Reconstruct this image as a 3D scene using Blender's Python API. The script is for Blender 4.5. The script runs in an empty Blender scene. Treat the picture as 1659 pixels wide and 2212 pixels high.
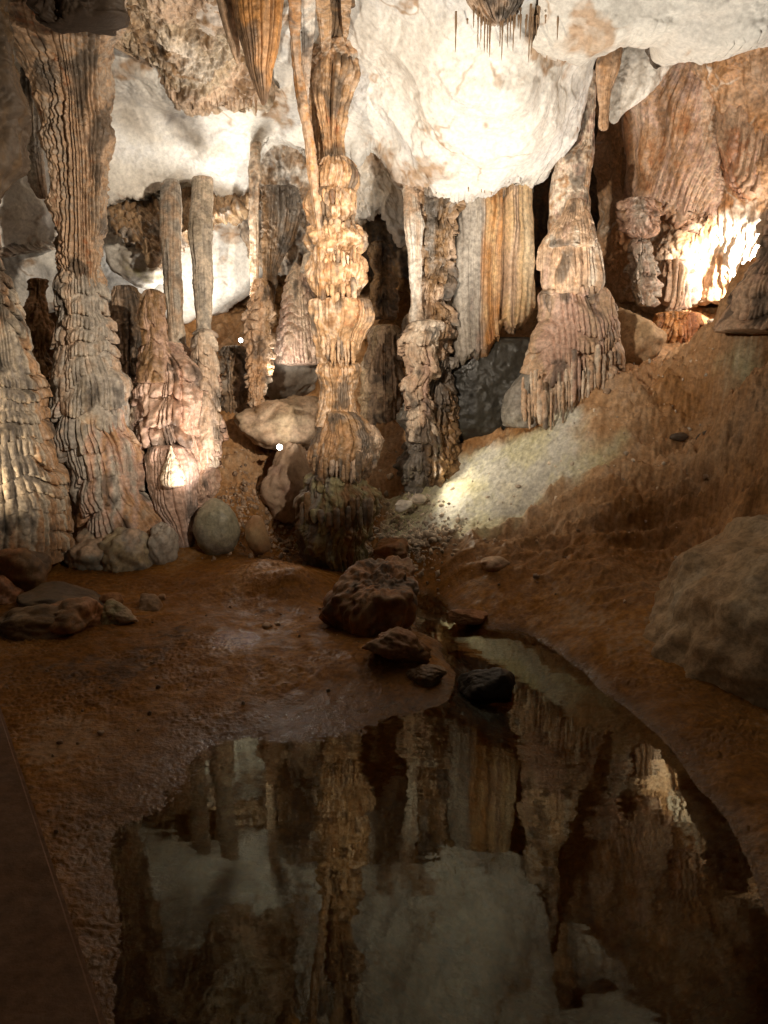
import bpy, bmesh, math, random
import numpy as np
from mathutils import Vector

# ------------------------------------------------------------------ scene, camera
S = bpy.context.scene
COL = S.collection
F_PX, CX, CY = 1640.0, 829.5, 1106.0      # focal length / centre for a 1659 x 2212 picture
TILT = math.radians(10.6)
CAM_H = 1.70
cam_d = bpy.data.cameras.new('camera')
cam = bpy.data.objects.new('camera', cam_d); COL.objects.link(cam)
cam.location = (0, 0, CAM_H); cam.rotation_euler = (math.pi/2 - TILT, 0, 0)
cam_d.sensor_fit = 'VERTICAL'; cam_d.sensor_height = 24.0
cam_d.lens = 12.0 / (CY / F_PX); cam_d.clip_start = 0.02; cam_d.clip_end = 200
S.camera = cam
S.view_settings.view_transform = 'Standard'; S.view_settings.look = 'None'
S.view_settings.gamma = 1.0; S.view_settings.exposure = 0.0
S.cycles.use_denoising = True
S.cycles.max_bounces = 6; S.cycles.diffuse_bounces = 3; S.cycles.glossy_bounces = 3
S.cycles.transparent_max_bounces = 8
S.cycles.sample_clamp_indirect = 3.0

ST, CT = math.sin(TILT), math.cos(TILT)
def W(px, py, Y):
    """point of the cave seen at (px, py) and standing Y metres ahead of the railing"""
    px = np.asarray(px, float); py = np.asarray(py, float); Y = np.asarray(Y, float)
    u = (px - CX)/F_PX; v = (CY - py)/F_PX
    dy = CT + v*ST; dz = -ST + v*CT
    s = Y/dy
    return np.stack(np.broadcast_arrays(u*s, Y, CAM_H + dz*s), -1)
def scale_at(py, Y):                       # metres per picture unit there
    v = (CY - np.asarray(py, float))/F_PX
    return np.asarray(Y, float)/(CT + v*ST)/F_PX
def ground_Y(py, z):
    v = (CY - np.asarray(py, float))/F_PX
    return (z - CAM_H)*(CT + v*ST)/(-ST + v*CT)

# ------------------------------------------------------------------ noise
_r = np.random.RandomState(7)
PERM = _r.permutation(256); PERM = np.concatenate([PERM, PERM, PERM]).astype(np.int32)
G3 = _r.normal(size=(256, 3)); G3 = (G3/np.linalg.norm(G3, axis=1)[:, None]).astype(np.float32)
def perlin(p):
    p = np.asarray(p, np.float32).reshape(-1, 3)
    i = np.floor(p).astype(np.int32); f = p - i; i &= 255
    u = f*f*f*(f*(f*6 - 15) + 10)
    out = None
    def corner(a, b, c):
        h = PERM[PERM[PERM[i[:, 0] + a] + i[:, 1] + b] + i[:, 2] + c]
        g = G3[h]
        return g[:, 0]*(f[:, 0]-a) + g[:, 1]*(f[:, 1]-b) + g[:, 2]*(f[:, 2]-c)
    def lerp(a, b, t): return a + t*(b - a)
    x00 = lerp(corner(0,0,0), corner(1,0,0), u[:,0]); x10 = lerp(corner(0,1,0), corner(1,1,0), u[:,0])
    x01 = lerp(corner(0,0,1), corner(1,0,1), u[:,0]); x11 = lerp(corner(0,1,1), corner(1,1,1), u[:,0])
    return lerp(lerp(x00, x10, u[:,1]), lerp(x01, x11, u[:,1]), u[:,2])*1.5
def fbm(p, o=4, gain=.5):
    p = np.asarray(p, np.float32).reshape(-1, 3)
    a, t, s = 1.0, 0.0, 0.0
    for k in range(o):
        t = t + a*perlin(p + 17.3*k); s += a; a *= gain; p = p*2.03
    return t/s
def billow(p, o=2):
    p = np.asarray(p, np.float32).reshape(-1, 3)
    a, t, s = 1.0, 0.0, 0.0
    for k in range(o):
        t = t + a*np.abs(perlin(p + 9.1*k)); s += a; a *= .5; p = p*2.1
    return t/s*2 - .5
def sstep(a, b, x):
    t = np.clip((x - a)/(b - a), 0, 1); return t*t*(3 - 2*t)
def ramp(n, cols):
    """n about -.5 ... .5 through a list of pigments"""
    cols = np.array(cols, float); k = len(cols) - 1
    x = np.clip((n + .45)/.9, 0, 1)*k; i = np.minimum(x.astype(int), k - 1); f = (x - i)[:, None]
    return cols[i]*(1 - f) + cols[i + 1]*f

# ------------------------------------------------------------------ pigments
OCHRE=(.40,.225,.11); TAN=(.49,.345,.235); CREAM=(.68,.57,.45); GREY=(.25,.215,.18); PINK=(.50,.33,.25)
ORANGE=(.47,.225,.075); WHITE=(.80,.76,.69); PALE=(.62,.57,.50); DARK=(.10,.075,.055); BROWN=(.25,.145,.065)
RED=(.36,.16,.07); MUD=(.21,.088,.013); MUD2=(.29,.13,.024); SLATE=(.085,.078,.062); OLIVE=(.36,.32,.17); GREYL=(.42,.37,.31)

# ------------------------------------------------------------------ materials
def rock_material(name, rough=(.45,.8), bump=.35, bscale=70, spec=.4, detail=.35):
    m = bpy.data.materials.new(name); m.use_nodes = True
    nt = m.node_tree; N = nt.nodes; L = nt.links; N.clear()
    out = N.new('ShaderNodeOutputMaterial'); b = N.new('ShaderNodeBsdfPrincipled')
    L.new(b.outputs[0], out.inputs[0])
    at = N.new('ShaderNodeAttribute'); at.attribute_name = 'pigment'
    tc = N.new('ShaderNodeNewGeometry')
    n1 = N.new('ShaderNodeTexNoise'); n1.inputs['Scale'].default_value = 28; n1.inputs['Detail'].default_value = 6
    n1.inputs['Roughness'].default_value = .65
    L.new(tc.outputs['Position'], n1.inputs['Vector'])
    mr = N.new('ShaderNodeMapRange'); mr.inputs[1].default_value = .3; mr.inputs[2].default_value = .7
    mr.inputs[3].default_value = 1 - detail; mr.inputs[4].default_value = 1 + detail
    L.new(n1.outputs[0], mr.inputs[0])
    mx = N.new('ShaderNodeVectorMath'); mx.operation = 'SCALE'
    L.new(at.outputs['Color'], mx.inputs[0]); L.new(mr.outputs[0], mx.inputs['Scale'])
    L.new(mx.outputs[0], b.inputs['Base Color'])
    n2 = N.new('ShaderNodeTexNoise'); n2.inputs['Scale'].default_value = 9; n2.inputs['Detail'].default_value = 5
    L.new(tc.outputs['Position'], n2.inputs['Vector'])
    r2 = N.new('ShaderNodeMapRange'); r2.inputs[1].default_value = .35; r2.inputs[2].default_value = .65
    r2.inputs[3].default_value = rough[0]; r2.inputs[4].default_value = rough[1]
    L.new(n2.outputs[0], r2.inputs[0]); wa = N.new('ShaderNodeAttribute'); wa.attribute_name = 'wetness'
    wm = N.new('ShaderNodeMix'); wm.data_type = 'FLOAT'; wm.inputs[3].default_value = .13
    L.new(wa.outputs['Fac'], wm.inputs[0]); L.new(r2.outputs[0], wm.inputs[2]); L.new(wm.outputs[0], b.inputs['Roughness'])
    b.inputs['Specular IOR Level'].default_value = spec
    n3 = N.new('ShaderNodeTexNoise'); n3.inputs['Scale'].default_value = bscale; n3.inputs['Detail'].default_value = 5
    n3.inputs['Roughness'].default_value = .6
    L.new(tc.outputs['Position'], n3.inputs['Vector'])
    bp = N.new('ShaderNodeBump'); bp.inputs['Strength'].default_value = bump; bp.inputs['Distance'].default_value = .012
    L.new(n3.outputs[0], bp.inputs['Height']); L.new(bp.outputs[0], b.inputs['Normal'])
    return m
M_FLOW = rock_material('flowstone', (.34,.72), .45, 80, .5, .5)
M_LIME = rock_material('limestone', (.55,.85), .35, 45, .3, .22)
M_WET  = rock_material('wet_rock', (.30,.6), .35, 60, .45, .4)
M_MUD  = rock_material('mud', (.42,.85), .5, 55, .22, .4)
M_CLAY = rock_material('clay', (.6,.9), .12, 60, .25, .12)
M_CONC = rock_material('painted_concrete', (.6,.8), .3, 40, .3, .3)

def flat_material(name, col, rough=.5, metal=0, emit=0, ecol=None):
    m = bpy.data.materials.new(name); m.use_nodes = True
    b = m.node_tree.nodes['Principled BSDF']
    b.inputs['Base Color'].default_value = (*col, 1); b.inputs['Roughness'].default_value = rough
    b.inputs['Metallic'].default_value = metal
    if emit:
        b.inputs['Emission Color'].default_value = (*(ecol or col), 1); b.inputs['Emission Strength'].default_value = emit
    return m
M_METAL = flat_material('lamp_metal', (.16,.15,.14), .4, .8)
M_LENS = flat_material('lamp_lens', (.9,.9,.85), .3, 0, 60, (1,.95,.85))
M_CABLE = flat_material('cable', (.03,.03,.03), .5)

def water_material():
    m = bpy.data.materials.new('still_water'); m.use_nodes = True
    nt = m.node_tree; N = nt.nodes; L = nt.links; N.clear()
    out = N.new('ShaderNodeOutputMaterial'); mix = N.new('ShaderNodeMixShader')
    fr = N.new('ShaderNodeFresnel'); fr.inputs['IOR'].default_value = 1.333
    gl = N.new('ShaderNodeBsdfGlossy'); gl.inputs['Roughness'].default_value = .012
    gl.inputs['Color'].default_value = (.98, .98, .77, 1)
    tr = N.new('ShaderNodeBsdfTransparent'); tr.inputs['Color'].default_value = (.66, .49, .26, 1)
    geo = N.new('ShaderNodeNewGeometry')
    mp = N.new('ShaderNodeMapping'); mp.inputs['Scale'].default_value = (2.2, 6.0, 1)
    ns = N.new('ShaderNodeTexNoise'); ns.inputs['Scale'].default_value = 1.3; ns.inputs['Detail'].default_value = 2
    bp = N.new('ShaderNodeBump'); bp.inputs['Strength'].default_value = .05; bp.inputs['Distance'].default_value = .02
    L.new(geo.outputs['Position'], mp.inputs[0]); L.new(mp.outputs[0], ns.inputs['Vector'])
    L.new(ns.outputs[0], bp.inputs['Height'])
    for k in (gl, fr): L.new(bp.outputs[0], k.inputs['Normal'])
    L.new(fr.outputs[0], mix.inputs[0]); L.new(tr.outputs[0], mix.inputs[1]); L.new(gl.outputs[0], mix.inputs[2])
    L.new(mix.outputs[0], out.inputs[0])
    return m
M_WATER = water_material()

# ------------------------------------------------------------------ mesh helpers
def mesh_object(name, verts, faces, mat, pig=None, parent=None, smooth=True, wet=None):
    verts = np.asarray(verts, np.float32)
    faces = np.asarray(faces, np.int32); k = faces.shape[1]
    me = bpy.data.meshes.new(name)
    me.vertices.add(len(verts)); me.vertices.foreach_set('co', verts.ravel())
    me.loops.add(faces.size); me.loops.foreach_set('vertex_index', faces.ravel())
    me.polygons.add(len(faces)); me.polygons.foreach_set('loop_start', np.arange(0, faces.size, k, dtype=np.int32))
    if smooth: me.polygons.foreach_set('use_smooth', np.ones(len(faces), bool))
    me.update(calc_edges=True); me.validate()
    if pig is not None:
        ca = me.color_attributes.new('pigment', 'FLOAT_COLOR', 'POINT')
        c = np.ones((len(verts), 4), np.float32); c[:, :3] = np.clip(pig, 0, .9)
        ca.data.foreach_set('color', c.ravel())
    if wet is not None:
        wa = me.attributes.new('wetness', 'FLOAT', 'POINT'); wa.data.foreach_set('value', np.asarray(wet, np.float32))
    me.materials.append(mat)
    o = bpy.data.objects.new(name, me); COL.objects.link(o)
    if parent is not None:
        o.parent = parent; o.matrix_parent_inverse = parent.matrix_basis.inverted()
    return o
def tag(o, label, cat, group=None):
    o['label'] = label; o['category'] = cat
    if group: o['group'] = group
    return o
def root(name, loc, label, cat, group=None):
    o = bpy.data.objects.new(name, None); COL.objects.link(o); o.location = tuple(float(v) for v in loc)
    o.empty_display_size = .2
    return tag(o, label, cat, group)
def structure(o): o['kind'] = 'structure'; return o
def grid_faces(nr, nc, wrap=False):
    i = np.arange(nr - 1)[:, None]; j = np.arange(nc if wrap else nc - 1)[None, :]
    j2 = (j + 1) % nc
    return np.stack([i*nc + j + 0*i, i*nc + j2, (i+1)*nc + j2, (i+1)*nc + j], -1).reshape(-1, 4)
def smooth_interp(x, xs, ys):
    """monotone-ish cubic through the traced outline"""
    xs = np.asarray(xs, float); ys = np.asarray(ys, float)
    d = np.diff(ys)/np.diff(xs); m = np.zeros_like(ys)
    m[1:-1] = np.where(d[1:]*d[:-1] > 0, 2*d[1:]*d[:-1]/(d[1:] + d[:-1] + 1e-12), 0); m[0], m[-1] = d[0], d[-1]
    i = np.clip(np.searchsorted(xs, x) - 1, 0, len(xs) - 2); h = xs[i+1] - xs[i]; t = np.clip((x - xs[i])/h, 0, 1)
    return ((2*t**3-3*t**2+1)*ys[i] + (t**3-2*t**2+t)*h*m[i] + (-2*t**3+3*t**2)*ys[i+1] + (t**3-t**2)*h*m[i+1])

# stone surface recipes: each returns an outward displacement in metres
def surface(p, ang, R, z, seed, vert=False, fl=None, tier=None, pop=None, lump=None, w=None):
    q = p + np.array([seed*3.71, seed*1.93, seed*.37])
    d = np.zeros(len(p)); dz = np.zeros(len(p))
    circ = np.stack([np.cos(ang), np.sin(ang), 0*ang], -1)
    zz = lambda k: np.stack([0*z, 0*z, z*k], -1)
    if lump: d += lump[1]*fbm(q*lump[0], 4)*1.3
    # organ pipes: rounded ribs of uneven width with sharp grooves between
    F = fl[0] if fl else 13; Rm = float(np.median(R))
    N = max(5, round(2*math.pi*Rm/(.60/F)))
    wa = max(.3, N/26.)
    x = ang*N/(2*math.pi) + wa*1.6*perlin(circ*1.7 + zz(.30) + seed*1.3) + .9*perlin(circ*4.5 + zz(.8) + seed) + .17*perlin(q*[7, 7, 4.])
    if vert: x = (p[:, 0] + .45*p[:, 1])*F/.60 + 1.0*perlin(q*[2.2, 2.2, .35]) + .35*perlin(q*[7, 7, 3.])
    fr = x - np.floor(x); pid = np.floor(x) % N
    hsh = np.modf(np.sin(pid*12.99 + seed)*437.58)[0]*.5
    pipe = np.sqrt(np.clip(1 - (2*fr - 1)**2, 0, 1))
    pm = sstep(-.40, .15, perlin(q*[3.2, 3.2, 1.5] + 11))
    if fl: d += fl[1]*(.25 + .95*pm)*(pipe*(.85 + .5*hsh) - .62)
    if tier:
        fq, amp, jag = tier
        big = 1.1*perlin(circ*1.1 + zz(fq*.22) + seed*2.7) + .45*perlin(q*2.6) + 1.3*perlin(q*[.8, .8, 1.3])
        ph = -z*fq + big - jag*(.30*pipe + .38*hsh) + .10*perlin(q*[9, 9, 6])
        k = np.floor(ph); t = ph - k
        am = .05 + 1.15*sstep(-.22, .42, perlin(circ*1.2 + np.stack([k*3.7, k*1.9, k*.7], -1)))
        lip = (.72*sstep(0, .5, t) + .28*t)*sstep(1.0, .955, t)
        d += .62*amp*am*(lip - .45) + .30*amp*(pipe - .7)*sstep(.1, .6, t)
        dz -= amp*am*.22*t**4*sstep(1.0, .97, t)
    if pop: d += pop[1]*.75*billow(q*np.array([pop[0], pop[0], pop[0]*.8])*.75, 3)*(.3 + 1.1*sstep(-.25, .3, fbm(q*3.3 + 31, 2)))
    d += .006*fbm(q*24, 3)
    if w is not None: d = d*w; dz = dz*w
    return d, dz
def pigment(p, seed, cols, F=1.6, st=.35, streak=.3, speck=.12, blotch=.0):
    q = p + np.array([seed*2.31, seed*5.17, seed*.77])
    n = fbm(q*np.array([F, F, F*st]), 4)*.9
    n += streak*perlin(q*np.array([14, 14, .6])) + speck*fbm(q*22, 2)
    c = ramp(n, cols)
    if blotch:                                # dark blotches of their own shape, painted in for more contrast
        k = blotch*sstep(.10, .34, fbm(q*[6, 6, 3.2] + 40, 4) + .25*perlin(q*[1.3, 1.3, .9] + 60))
        c = c*(1 - k[:, None]) + np.array([.055, .045, .036])*k[:, None]
    return c

PXM = 1640*768/1659      # render pixels per radian
def column(name, prof, mat, cols, seed, Y=None, squash=.85, parent=None, fine=1.35, caps=True, dY=0, pw=1.0, pk=None, ramp_amp=None, **surf):
    """a stone solid of revolution-like form: prof rows are (py, left, right[, Y])"""
    prof = sorted(prof); a = np.array([r[:3] for r in prof], float)
    yd = np.array([(r[3] if len(r) > 3 else Y) for r in prof], float) + dY
    span = a[-1, 0] - a[0, 0]
    nr = max(12, int(span*.463*1.15*fine))
    py = np.linspace(a[0, 0], a[-1, 0], nr)
    xl = smooth_interp(py, a[:, 0], a[:, 1]); xr = smooth_interp(py, a[:, 0], a[:, 2])
    Yr = smooth_interp(py, a[:, 0], yd)
    c = W((xl + xr)/2, py, Yr); R = np.maximum((xr - xl)/2, .3)*scale_at(py, Yr)
    out = .32*((surf.get('fl') or (0, 0))[1] + .7*(surf.get('tier') or (0, 0))[1] + .6*(surf.get('pop') or (0, 0))[1])
    R = np.maximum(R - out, .55*R)
    if caps:
        e = np.minimum(np.arange(nr), 5)/5.0; e2 = np.minimum(np.arange(nr)[::-1], 5)/5.0
        R = R*np.sqrt(np.clip(1 - (1 - e)**2, .0004, 1))*np.sqrt(np.clip(1 - (1 - e2)**2, .0004, 1))
    nc = int(np.clip(2*math.pi*R.max()/float(Yr.mean())*PXM*1.05*fine, 28, 620))
    th = np.linspace(0, 2*math.pi, nc, endpoint=False)
    TH = np.broadcast_to(th, (nr, nc)); RR = np.broadcast_to(R[:, None], (nr, nc))
    shape = 1 + 0*TH
    n = np.stack([np.cos(TH), np.sin(TH)*1.0, 0*TH], -1)
    off = np.stack([np.cos(TH)*RR, np.sin(TH)*RR*squash, 0*TH], -1)
    P = c[:, None, :] + off
    p = P.reshape(-1, 3); ang = TH.reshape(-1); r = RR.reshape(-1)
    w = np.clip(r/(.25*R.max() + 1e-6), 0, 1)
    d = surface(p, ang, r, p[:, 2], seed, w=w, **surf)
    d, dz = d
    d = np.maximum(d, -.55*r)
    p2 = p + n.reshape(-1, 3)*d[:, None]; p2[:, 2] += dz
    pig = pigment(p, seed, cols, **{**(dict(blotch=.75) if mat is M_FLOW else {}), **(pk or {})})
    return mesh_object(name, p2, grid_faces(nr, nc, True), mat, pig, parent)

def normals_of(P):
    du = np.gradient(P, axis=1); dv = np.gradient(P, axis=0)
    n = np.cross(du, dv); n /= np.linalg.norm(n, axis=-1, keepdims=True) + 1e-9
    return n
def rbf(ctrl, q, smooth=1e-3):
    """thin plate spline through scattered (u, v, value)"""
    c = np.asarray(ctrl, float); s = np.abs(c[:, :2]).max()
    x = c[:, :2]/s; n = len(x)
    def k(d2): return .5*d2*np.log(d2 + 1e-12)
    A = np.zeros((n+3, n+3)); d2 = ((x[:, None] - x[None])**2).sum(-1)
    A[:n, :n] = k(d2) + smooth*np.eye(n)*1e-2; A[:n, n] = 1; A[:n, n+1:] = x; A[n, :n] = 1; A[n+1:, :n] = x.T
    w = np.linalg.solve(A, np.concatenate([c[:, 2], [0, 0, 0]]))
    q = np.asarray(q, float)/s; out = np.empty(len(q))
    for a in range(0, len(q), 60000):
        b = q[a:a+60000]; d2 = ((b[:, None] - x[None])**2).sum(-1)
        out[a:a+60000] = k(d2) @ w[:n] + w[n] + b @ w[n+1:]
    return out

def sheet(name, x0, x1, edge, depth, top, mat, colfn, seed, disp, curl=.5, res=1.0, parent=None, jag=0, side=0):
    """a rock face hanging from above: edge = lower lip (px, py), depth = control points (px, py, Y); the lip rolls away to the back"""
    nc = int((x1 - x0)*.463*res); nr = int(np.clip((max(e[1] for e in edge) - top)*.463*res, 40, 900)); nb = 24
    px = np.linspace(x0, x1, nc); e = np.array(sorted(edge), float)
    yb = smooth_interp(px, e[:, 0], e[:, 1])
    yb = yb + 7*fbm(np.stack([px*.02, px*0 + seed, px*0], -1), 4)*1.6
    if jag: yb = yb + jag*(perlin(np.stack([px*.09, px*0 + seed, px*0], -1)) + .7*perlin(np.stack([px*.23, px*0 + seed, px*0], -1)))
    t = np.linspace(0, 1, nr)[:, None]
    py = top + (yb[None] - top)*t; PX = np.broadcast_to(px, py.shape)
    Yd = rbf(depth, np.stack([PX.ravel(), py.ravel()], -1)).reshape(py.shape)
    if side:
        ed = np.clip(1 - np.minimum(px - x0, x1 - px)/(.16*(x1 - x0)), 0, 1); Yd = Yd + side*(1 - np.sqrt(1 - ed*ed*.9999))[None]
    P = W(PX, py, Yd)
    lip = P[-1]
    a = np.linspace(0, 1, nb + 1)[1:, None]
    back = lip[None] + np.stack(np.broadcast_arrays(0*a, curl*np.sin(a*math.pi/2)*1.3, -.04*np.sin(a*math.pi)*3 + curl*1.5*(1 - np.cos(a*math.pi/2))), -1)*np.ones((1, nc, 1))
    P = np.concatenate([P, back], 0)
    n = normals_of(P)
    q = P.reshape(-1, 3); d = disp(q, seed)
    q2 = q + n.reshape(-1, 3)*d[:, None]*(-1)
    pig = colfn(q, seed)
    return mesh_object(name, q2, grid_faces(P.shape[0], nc), mat, pig, parent)

_ico = {}
def ico(sub):
    if sub not in _ico:
        bm = bmesh.new(); bmesh.ops.create_icosphere(bm, subdivisions=sub, radius=1)
        v = np.array([x.co[:] for x in bm.verts]); f = np.array([[x.index for x in y.verts] for y in bm.faces])
        bm.free(); _ico[sub] = (v, f)
    return _ico[sub]
def rock(name, c, size, mat, cols, seed, sub=5, facets=0, lump=(1.5,.15), fine=(9,.03), rot=0, parent=None, tilt=0, pk=None, soft=12):
    """a boulder: an ellipsoid cut by random planes and roughened"""
    v, f = ico(sub); rs = np.random.RandomState(seed)
    r = np.ones(len(v))
    if facets:
        nrm = rs.normal(size=(facets, 3)); nrm /= np.linalg.norm(nrm, axis=1)[:, None]
        dist = rs.uniform(.55, .95, facets)
        dt = v @ nrm.T
        lim = np.where(dt > .05, dist/np.maximum(dt, .05), 9)
        r = -np.log(np.exp(-soft*np.minimum(lim, 1.3)).sum(1) + np.exp(-soft*1.15))/soft
    q = v*lump[0] + seed*3.3
    r = r*(1 + lump[1]*fbm(q, 3)*2 + fine[1]*fbm(v*fine[0] + seed, 4)*2)
    p = v*r[:, None]*np.asarray(size)
    ct, st_ = math.cos(tilt), math.sin(tilt)
    p = p @ np.array([[ct, 0, st_], [0, 1, 0], [-st_, 0, ct]]).T
    cr, sr = math.cos(rot), math.sin(rot)
    p = p @ np.array([[cr, -sr, 0], [sr, cr, 0], [0, 0, 1]]).T + np.asarray(c)
    return mesh_object(name, p, f, mat, pigment(p, seed, cols, **(pk or dict(F=3, st=1, streak=0, speck=.25))), parent)
def at(px, py, Y): return tuple(W(px, py, Y))

# ================================================================== FLOOR, POOL
G = [(px, py, z) for px, py, z in [
 # left waterline
 (235,2212,0),(245,1900,0),(270,1800,0),(330,1760,0),(400,1690,0),(500,1615,0),(640,1595,0),(760,1572,0),(885,1541,0),(968,1510,0),(980,1440,0),(955,1390,0),(905,1330,0),(880,1290,0),
 # right waterline
 (965,1315,0),(1040,1358,0),(1105,1362,0),(1175,1392,0),(1260,1450,0),(1384,1556,0),(1499,1691,0),(1564,1761,0),(1629,1901,0),(1690,2100,0),(1444,1540,.045),(1560,1680,.045),(1625,1755,.045),(1695,1890,.045),(1560,1560,.07),(1659,1640,.07),(1740,1730,.08),(1800,1890,.13),(1850,2100,.12),(1330,1470,.05),(1240,1405,.05),
 # pool bed
 (912,1302,-.05),(930,1340,-.08),(960,1365,-.08),(1000,1385,-.09),(1100,1410,-.1),(1050,1440,-.16),(1060,1490,-.26),(1120,1500,-.26),(950,1600,-.035),(900,1700,-.05),(600,1800,-.03),(1200,1800,-.22),(1250,1600,-.16),(700,2100,-.07),(1000,2200,-.28),(400,2000,-.02),(330,2150,-.015),(1400,2100,-.25),(500,1700,-.012),
 # mud flat
 (100,1800,.04),(0,1500,.07),(300,1500,.05),(600,1480,.04),(800,1480,.035),(200,1400,.08),(500,1350,.08),(700,1350,.06),(585,1215,.24),(640,1245,.22),(690,1290,.09),(560,1300,.09),(750,1260,.06),(850,1240,.07),
 (300,1260,.14),(100,1260,.14),(0,1260,.14),(450,1220,.16),(250,1190,.2),(50,1200,.18),(600,1150,.22),(900,1200,.2),(0,1900,.08),(-300,1500,.12),(-300,1250,.2),(-400,1900,.15)]]
GX = []
for px, py, z in G:
    p = W(px, py, ground_Y(py, z)); GX.append((p[0], p[1], z))
for px, py, Y in [(1190,955,6.45),(1290,872,6.5),(1345,805,6.75),(1240,915,6.45),(1260,850,7.3),(1450,782,7.3),(1510,772,7.3),(1540,705,6.7),(1571,668,6.5),(1659,662,6.35),(1600,850,5.85),(1500,850,6.45),(1659,950,6.15),(1000,975,7.2),(900,1050,7.1),(1000,1100,6.5),(1000,1200,5.75),(1150,1150,6.0),
  (1300,1100,5.8),(1300,1250,5.0),(1500,950,6.3),(1500,1150,5.5),(1620,1050,6.1),(1250,1350,4.6),(1350,1450,3.95),(1450,1300,4.6),(1800,1090,6.0),(1850,1400,4.25),
  (830,800,8.3),(830,1000,7.5),(500,900,7.7),(500,1050,7.1),(560,1100,6.9),(660,850,8.2),(100,900,8.0),(250,800,8.3),(1000,800,8.6),(400,700,8.8),(1300,700,8.4),(800,690,9.3),(1800,700,5.6),(-300,900,7.5),(1500,690,7.9)]:
    GX.append(tuple(W(px, py, Y)))
def floor_z(x, y): return float(rbf(GX, [(x, y)])[0])
nU, nY = 1150, 900
yy = 1.0*(11.0/1.0)**np.linspace(0, 1, nY); uu = np.linspace(-.85, .85, nU)
Yg = np.broadcast_to(yy[:, None], (nY, nU)); Xg = yy[:, None]*uu[None]
_cy = np.linspace(0, nY - 1, 150).astype(int); _cx = np.linspace(0, nU - 1, 160).astype(int)
Zc = rbf(GX, np.stack([Xg[np.ix_(_cy, _cx)].ravel(), Yg[np.ix_(_cy, _cx)].ravel()], -1)).reshape(150, 160)
Z1 = np.stack([np.interp(np.arange(nU), _cx, r) for r in Zc]); Zg = np.stack([np.interp(np.arange(nY), _cy, Z1[:, j]) for j in range(nU)], 1)
P = np.stack([Xg, Yg, Zg], -1).reshape(-1, 3)
slope = sstep(.10, .5, P[:, 2])
wet = sstep(.05, -.03, P[:, 2])
d = .022*fbm(P*[2.2, 2.2, 1], 4) + .012*fbm(P*[9, 9, 4], 4) + .010*billow(P*[30, 30, 12], 2)*sstep(-.3, .2, fbm(P*2.1 + 4, 2))
d = d + slope*1.5*(.11*fbm(P*[2.2, 2.6, 2.6] + 3, 5) + .07*(1 - 2*np.abs(perlin(P*[2.0, 4.5, 4.5] + 8))) + .05*billow(P*[7, 9, 9], 3)*sstep(-.2, .25, fbm(P*1.7 + 14, 2)) + .02*billow(P*[19, 19, 19], 2))
d = d*(1 - .85*wet)
def fz(x, y):
    i = np.clip(np.log(np.maximum(y, 1.0))/math.log(11.0)*(nY - 1), 0, nY - 1.001); j = np.clip((np.asarray(x)/y + .85)/1.7*(nU - 1), 0, nU - 1.001)
    return FZ[i.round().astype(int), j.round().astype(int)]
def hit(px, py, up=0.0):
    """the spot of cave floor seen at (px, py)"""
    Ys = np.linspace(1.3, 10.5, 3000); r = W(px, py, Ys)
    k = np.argmax(r[:, 2] < fz(r[:, 0], r[:, 1])); return Vector(r[k]) + Vector((0, 0, up))
def blob(p, c, r): return np.exp(-(((p - np.asarray(c))/np.asarray(r))**2).sum(1))
patch = np.clip(1.35*blob(P, at(1040,1080,6.6), (.85,.55,.45)) + .72*blob(P, at(1225,965,6.5), (.6,.45,.38)) + .5*blob(P, at(1590,790,6.2), (.4,.5,.35)) + .5*blob(P, at(900,1110,6.8), (.4,.3,.4)) , 0, 1)  # paints the lamp's pale pool of light into the slope colour
patch = sstep(.32, .70, patch + .75*fbm(P*2.6 + 7, 5)*sstep(.02, .3, patch))
d = d*(1 - .8*patch)
grav = np.clip(blob(P, at(850,1130,6.7), (.42,.4,.4)) + blob(P, at(540,1090,6.9), (.5,.35,.4)), 0, 1)
d = d + .035*grav*billow(P*[17, 17, 17] + 2, 2)
P2 = P.copy(); P2[:, 2] += d; FZ = P2[:, 2].reshape(nY, nU)
pg = pigment(P, 3, [(.10,.05,.02), MUD, MUD, MUD2, (.33,.20,.10)], F=1.5, st=1, streak=0, speck=.35)
pgs = pigment(P, 5, [(.15,.07,.022), (.33,.165,.06), (.39,.22,.105), (.46,.29,.16), (.50,.345,.225)], F=1.3, st=1, streak=0, speck=.35)
damp = sstep(.05, .0, P2[:, 2]) * (1 - sstep(.1, .4, P[:, 2]))
pg = pg*(1 - .45*damp)[:, None]
s = sstep(.15, .5, P[:, 2])[:, None]; pg = pg*(1 - s) + pgs*s
pc = pigment(P, 6, [OLIVE, (.52,.48,.30), (.60,.57,.42), (.58,.56,.50), (.66,.62,.5)], F=1.8, st=1, streak=0, speck=.25)
pg = pg*(1 - patch[:, None]) + pc*patch[:, None]
wp = sstep(.35, .8, blob(P, at(505,1390,4.4), (.22,.25,.5)) + .3*blob(P, at(740,1480,3.9), (.4,.25,.5)) + .5*fbm(P*7, 3))
structure(mesh_object('cave_floor', P2, grid_faces(nY, nU), M_MUD, pg, wet=np.maximum(wp*.9, .75*damp)))

wv = np.array([(-6, .2, 0), (7, .2, 0), (7, 7.5, 0), (-6, 7.5, 0)]); 
structure(mesh_object('pool_water', wv, np.array([[0, 1, 2, 3]]), M_WATER, None, None, False))

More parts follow.
